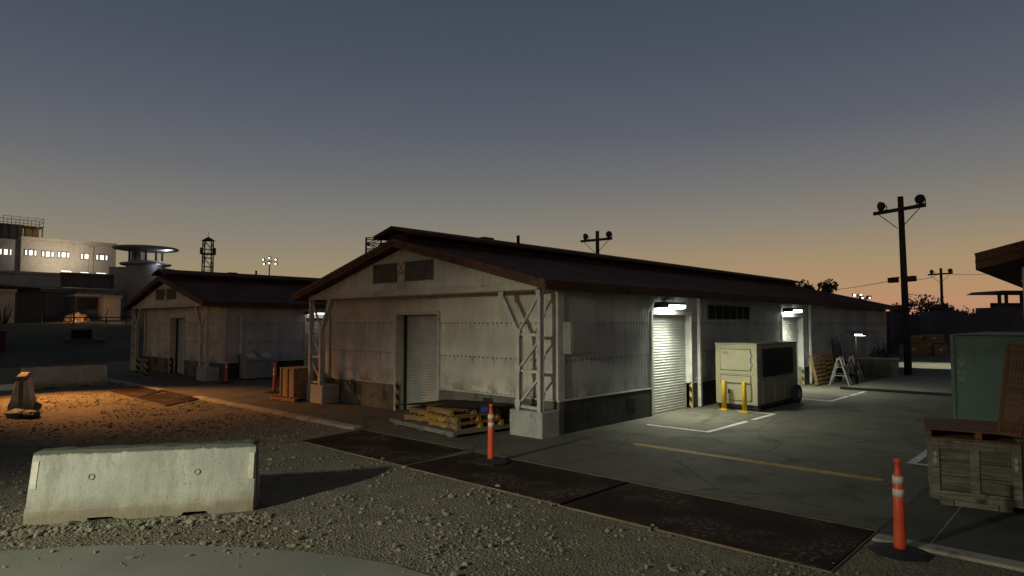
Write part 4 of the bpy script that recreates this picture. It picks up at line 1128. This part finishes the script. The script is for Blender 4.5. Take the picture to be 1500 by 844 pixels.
wf = m.build('window', 'concgrey', bt); MB().box(-.798, -.77, a.y, b.y, a.z - .36, a.z + .36).build('pane', 'window', wf)
# rooftop tank house with a railed platform
t = thing('roof_tank', 'yellow brown tank drums under a railed platform on the roof of the far building', 'tank', (XP - 5, pp(44, 350).y, zt + .45))
for y in (-1.45, -.45, .55, 1.5): MB().cyl((0, y, 0), (0, y, 1.9), .46, n=12).build('drum', 'barrel', t)
m = MB(); m.box(-1.4, 1.4, -2.6, 2.3, 1.9, 2.05); pf = m.build('platform', 'barrel', t)
m = MB()
for y in [-2.55 + i * .95 for i in range(6)]: m.cyl((1.35, y, 2.05), (1.35, y, 3.2), .04, n=6); m.cyl((-1.35, y, 2.05), (-1.35, y, 3.2), .04, n=6)
for x in (-1.35, 1.35):
    for z in (2.65, 3.2): m.cyl((x, -2.6, z), (x, 2.3, z), .035, n=6)
for z in (2.65, 3.2): m.cyl((-1.35, 2.25, z), (1.35, 2.25, z), .035, n=6)
m.build('railing', 'grille', pf)
for y in (-2.4, 1.6, 2.15): MB().box(1.0, 1.18, y - .09, y + .09, 0, 1.9).build('support_post', 'barrel', t)
t = thing('roof_shed', 'dark ribbed rooftop shed at the far left edge', 'shed', (XP - 6, pp(10, 340).y, zt))
m = MB(); m.corr((3, -7, 0), (3, 2.2, 0), 0, 2.3, (1, 0, 0), .9, .12); m.box(-2, 2.98, -7, 2.2, 0, 2.28); m.box(-2.2, 3.2, -7, 2.3, 2.3, 2.42); m.build('shell', 'fencegrey', t)
# low annexes and dark panels in front of the prison block
XQ = -86.
def pq(px, py): return on_x(px, py, XQ)
def panel(name, px0, px1, pyt, pyb, label, cat, mat, depth=3., frame=None, X=XQ, roof=False):
    a, b = on_x(px0, pyt, X), on_x(px1, pyb, X); zb_ = hill(X, a.y) - .2 if pyb > 455 else b.z
    t = thing(name, label, cat, (X, a.y, zb_)); Wp, Hp = b.y - a.y, a.z - zb_
    m = MB(); m.box(-depth, 0, 0, Wp, 0, Hp); m.build('wall', mat, t)
    m = MB(); m.box(-depth - .1, .25, -.1, Wp + .1, Hp, Hp + .25)
    if frame:
        for k in frame: m.box(0, .12, Wp * k - .12, Wp * k + .12, 0, Hp)
    m.build('coping', 'concgrey' if roof else 'fencegrey', t); return t, Wp, Hp
panel('low_annex', -20, 166, 421, 470, 'long low concrete annex below the lit prison wall', 'building', 'concgrey', 8., (.3, .75), -96, True)
panel('canopy_wing', -30, 93, 398, 421, 'dark flat roofed wing running along the foot of the lit wall', 'building', 'concgrey', 7., None, -100, True)
panel('roof_screen', 91, 165, 402, 423, 'dark screen panel standing on the annex roof under the small lit windows', 'screen', 'fencegrey', .6, (.0, .55, 1.), -92)
panel('dark_gate', 25, 109, 427, 466, 'pair of tall dark sheet panels on the slope before the annex', 'gate', 'navy', .4, (.0, .5, 1.))
t_, wp_, hp_ = panel('loading_bay', 110, 146, 434, 466, 'small shed with a black opening right of the dark sheet panels', 'shed', 'fencegrey', 3., None, -80, True)
MB().box(.01, .06, .2, wp_ - .3, 1.4, hp_ - .2).build('opening', 'black', t_)
panel('white_block', 153, 176, 436, 470, 'pale block wall right of the loading shed on the slope', 'wall', 'conc', 3., None, -78, True)
panel('white_hut', -10, 21, 427, 460, 'pale hut wall at the left edge with a dark roof', 'hut', 'concgrey', 3., None, -78, True)
t = thing('canopy_roof', 'thin dark canopy roof at the left edge before the pale hut', 'canopy', tuple(at(-10, HY, 66, 0)), YAW)
m = MB(); zc = at(0, 417, 66).z; m.prism([(-4, zc - .5), (2.3, zc - .5), (2.6, zc - .2), (1.9, zc), (-4, zc + .1)], 'y', -3, 3); m.build('slab', 'dark', t)
for x in (-3.5, 1.6):
    m = MB(); m.cyl((x, 0, 0), (x, 0, zc - .4), .1, n=8); m.build('post', 'dark', t)
# watchtower
dW = 88.; q = at(211, HY, dW, 0); S = dW / F
def zz(py): return CAMH + (HY - py) * S
t = thing('watchtower', 'round roofed concrete watchtower with a lit underside beside the prison block', 'tower', q, YAW)
m = MB(); m.lathe((0, 0, 0), [(2.5, 0), (2.4, zz(415)), (2.35, zz(392)), (2.5, zz(388.5))], 20); m.build('tower_wall', 'concgrey', t)
m = MB(); m.lathe((0, 0, 0), [(3.0, zz(389)), (3.15, zz(387.5)), (3.1, zz(386))], 28, False); m.build('gallery', 'concgrey', t)
m = MB(); m.lathe((0, 0, 0), [(2.15, zz(386)), (2.15, zz(382.5)), (2.05, zz(382.5))], 20); m.build('parapet', 'concgrey', t)
for i in range(10):
    a = 2 * math.pi * i / 10 + .2; m = MB(); x, y = 2.05 * math.cos(a), 2.05 * math.sin(a); m.bar((x, y, zz(382.5)), (x, y, zz(368)), .2, .2); m.build('cabin_post', 'dark', t)
m = MB(); m.box(-1.7, -.4, -.6, .8, zz(386), zz(369)); m.build('core', 'concgrey', t)
m = MB(); m.lathe((0, 0, 0), [(1.0, zz(369)), (3.9, zz(365.8)), (4.05, zz(364)), (3.8, zz(362.6)), (2., zz(361)), (.3, zz(360.6))], 36); m.build('roof', 'concgrey', t)
lamp('POINT', (3.2, -.3, zz(369.5)), 120, (.85, .9, 1.), size=.12, parent=t)
lamp('POINT', (2.6, -1.6, zz(391.5)), 14, (.85, .9, 1.), size=.12, parent=t)
m = MB(); m.box(-4.4, 2.0, -1.0, 4, 0, zz(391.5)); m.box(-4.2, 3.2, -1.5, 4, 0, zz(418)); m.box(-2.4, 4.6, -.5, 4.5, 0, zz(428)); m.build('base_building', 'concgrey', t)
# pipe fence with posts
def pipe_fence(a, b, z, posts, label, barbed=False):
    a, b = Vector(a), Vector(b); t = thing('pipe_fence', label, 'fence', a, math.atan2((b - a).y, (b - a).x)); Ln = ((b - a).xy).length
    m = MB(); m.cyl((0, 0, z), (Ln, 0, z + b.z - a.z), .05, n=6); m.cyl((0, 0, z * .5), (Ln, 0, z * .5 + b.z - a.z), .035, n=6); m.build('rail', 'dark', t)
    for k in posts:
        m = MB(); m.cyl((Ln * k, 0, -1.2), (Ln * k, 0, z + .35), .07, n=6); m.bar((Ln * k, 0, z + .3), (Ln * k + .15, 0, z + .75), .05, .05); m.build('fence_post', 'dark', t)
    return t
a = at(60, HY, 60, .9); b = at(205, HY, 60, .9); pipe_fence(a, b, 2.0, (0, .33, .66, .86, .96), 'thin dark pipe fence with bent post tops on the slope left of the left warehouse')
# dark parked truck behind the far barrier
q = at(124, HY, 46, 0)
t = thing('parked_truck', 'dark military truck parked behind the far brown barrier', 'truck', (q.x, q.y, -.05), YAW + R(30))
m = MB(); m.box(-1.25, 1.2, 0, 2.2, .45, 1.28); m.box(-.8, .8, -.35, 0, .5, 1.1); m.build('body', 'olive', t, bevel=.06)
m = MB(); m.prism([(.2, 1.28), (2.1, 1.28), (2.0, 2.02), (.45, 2.02)], 'x', -.85, .5); cb = m.build('cab', 'olive', t, bevel=.04)
m = MB(); m.box(-.75, -.2, .14, .24, 1.38, 1.92); m.box(-.12, .42, .14, .24, 1.38, 1.92); m.build('windscreen', 'glass', cb)
m = MB(); m.box(-1.3, 1.3, 2.2, 5.2, .6, 1.25); m.build('cargo_bed', 'olive', t)
for x in (-1.05, 1.05):
    for y in (.5, 4.2):
        m = MB(); m.cyl((x - .14, y, .45), (x + .14, y, .45), .45, n=18); wh = m.build('wheel', 'rubber', t)
        m = MB(); m.cyl((x - .15, y, .45), (x + .15, y, .45), .22, n=12); m.build('rim', 'olive', wh)
# odd boxes at the far left
q = at(24, HY, 48, 0); t = thing('utility_cabinet', 'dark grey cabinet with a pale edge in the shade at the left', 'cabinet', (q.x, q.y, -.1), YAW + R(36))
m = MB(); m.box(-.9, .9, 0, 1, 0, 1.55); m.build('shell', 'olive', t, bevel=.03); m = MB(); m.box(.9, .96, -.02, .1, .3, 1.4); m.build('edge_strip', 'concgrey', t)
q = at(0, HY, 40, 0); t = thing('red_container', 'dark red container at the left edge in deep shade', 'container', (q.x, q.y, -.1), YAW + R(39))
m = MB(); m.box(-2, .32, 0, 4, 0, 2.0); m.build('shell', 'redbox', t, bevel=.03)
m = MB()
for i in range(6): m.box(-1.9 + i * .36, -1.78 + i * .36, -.03, -.001, .1, 1.9)
m.build('side_rib', 'redbox', t)
# lit boulder and dirt bank on the slope
q = at(112, HY, 66, 0); z_ = hill(q.x, q.y)
m = MB(); m.blob((0, 0, 0), (1.5, 1.0, 1.0), 4, 4, .55, 2.3); o = m.build('boulder', 'rock'); o.location = (q.x, q.y, at(112, 470, 66).z - .25); tag(o, 'rough tan boulder lit orange on the dark slope', 'rock')
rr = random.Random(3)
for i, (px, py, d) in enumerate(((100, 478, 60), (116, 480, 60), (124, 477, 61))):
    p = at(px, py, d); m = MB(); m.keep = True
    t = thing('thin_shrub', ('left', 'middle', 'right')[i] + ' of the three thin dark shrubs in front of the orange lit boulder', 'shrub', (p.x, p.y, p.z - .6), 0, 'thin shrubs before the boulder')
    for k in range(9):
        a = rr.uniform(-.5, .5); m.cyl((0, 0, 0), (a * .9, rr.uniform(-.3, .3), rr.uniform(.8, 1.5)), .028, .01, 5, False)
    m.build('twigs', 'bark', t)
    m = MB(); m.keep = True
    for k in range(60):
        p2 = Vector((rr.uniform(-.5, .5), rr.uniform(-.3, .3), rr.uniform(.5, 1.4))); s = .07; m._face([m.bm.verts.new(p2 + Vector(v) * s) for v in ((1, 0, .3), (0, .6, 1), (-1, 0, -.2), (0, -.6, -1))])
    m.build('leaves', 'leafb', t)
# bare shrub by the left edge
t = thing('bare_bush', 'bare dark bush at the left edge before the pale hut', 'shrub', tuple(at(4, 474, 56)), 0)
m = MB()
for k in range(22): 
    a = rr.uniform(0, 6.28); m.cyl((0, 0, -.8), (math.cos(a) * rr.uniform(.2, 1.2), math.sin(a) * rr.uniform(.2, 1.), rr.uniform(.6, 1.9)), .04, .012, 5, False)
m.build('twigs', 'bark', t)

# ------------------------------------------------------------------ lamps that light the place
FL = Vector((-6.75, -9.0, 5.1))
lamp('SPOT', FL, 6600, (.985, 1., .77), (-6.9, .1, 0), .22, R(62), 1., name='flood_light')
lamp('SPOT', (-28.2, 3.7, 5.2), 7400, (1., .41, .11), (-23.6, 5.9, 0), .12, R(68), 1., name='sodium_light')
q = at(110, 465, 63.6); lamp('POINT', (q.x, q.y, q.z + .3), 130, (1., .5, .2), size=.1, name='slope_light')
q = at(165, 474, 62); lamp('POINT', (q.x, q.y, q.z + 1.), 60, (1., .5, .2), size=.1, name='bank_light')
q = pp(70, 394); lamp('SPOT', (XP + 6., q.y + 1., q.z + .6), 1700, (1., .83, .62), (XP, pp(84, 372).y, pp(84, 368).z), .3, R(118), 1., name='wall_wash_light')
lamp('POINT', (XP - .8, pp(60, 350).y, zt + 2.6), 60, (1., .8, .5), size=.2, name='roof_fill_light')  # added fill that brightens the roof drums, no fixture stands here
q = pp(135, 398); lamp('SPOT', (XP + 7., q.y + 1., q.z - .2), 220, (1., .85, .68), (XP, pp(130, 380).y, pp(130, 380).z), .3, R(100), .9, name='wall_wash_light')
q = at(1368, HY, 36.5, 5.5); lamp('SPOT', q, 2600, (.95, 1., .80), (q.x, q.y, 0), .1, R(62), .15, name='yard_light')
q = at(2, HY, 24.5, 3.); lamp('SPOT', q, 120, (.8, 1., .85), (q.x, q.y, 0), .1, R(60), .5, name='road_light')

# ------------------------------------------------------------------ render
vs = scene.view_settings; vs.view_transform = 'Standard'; vs.look = 'None'; vs.exposure = 0; vs.gamma = 1; vs.use_curve_mapping = False
scene.cycles.use_denoising = True
scene.cycles.max_bounces = 6; scene.cycles.diffuse_bounces = 3; scene.cycles.sample_clamp_indirect = 4
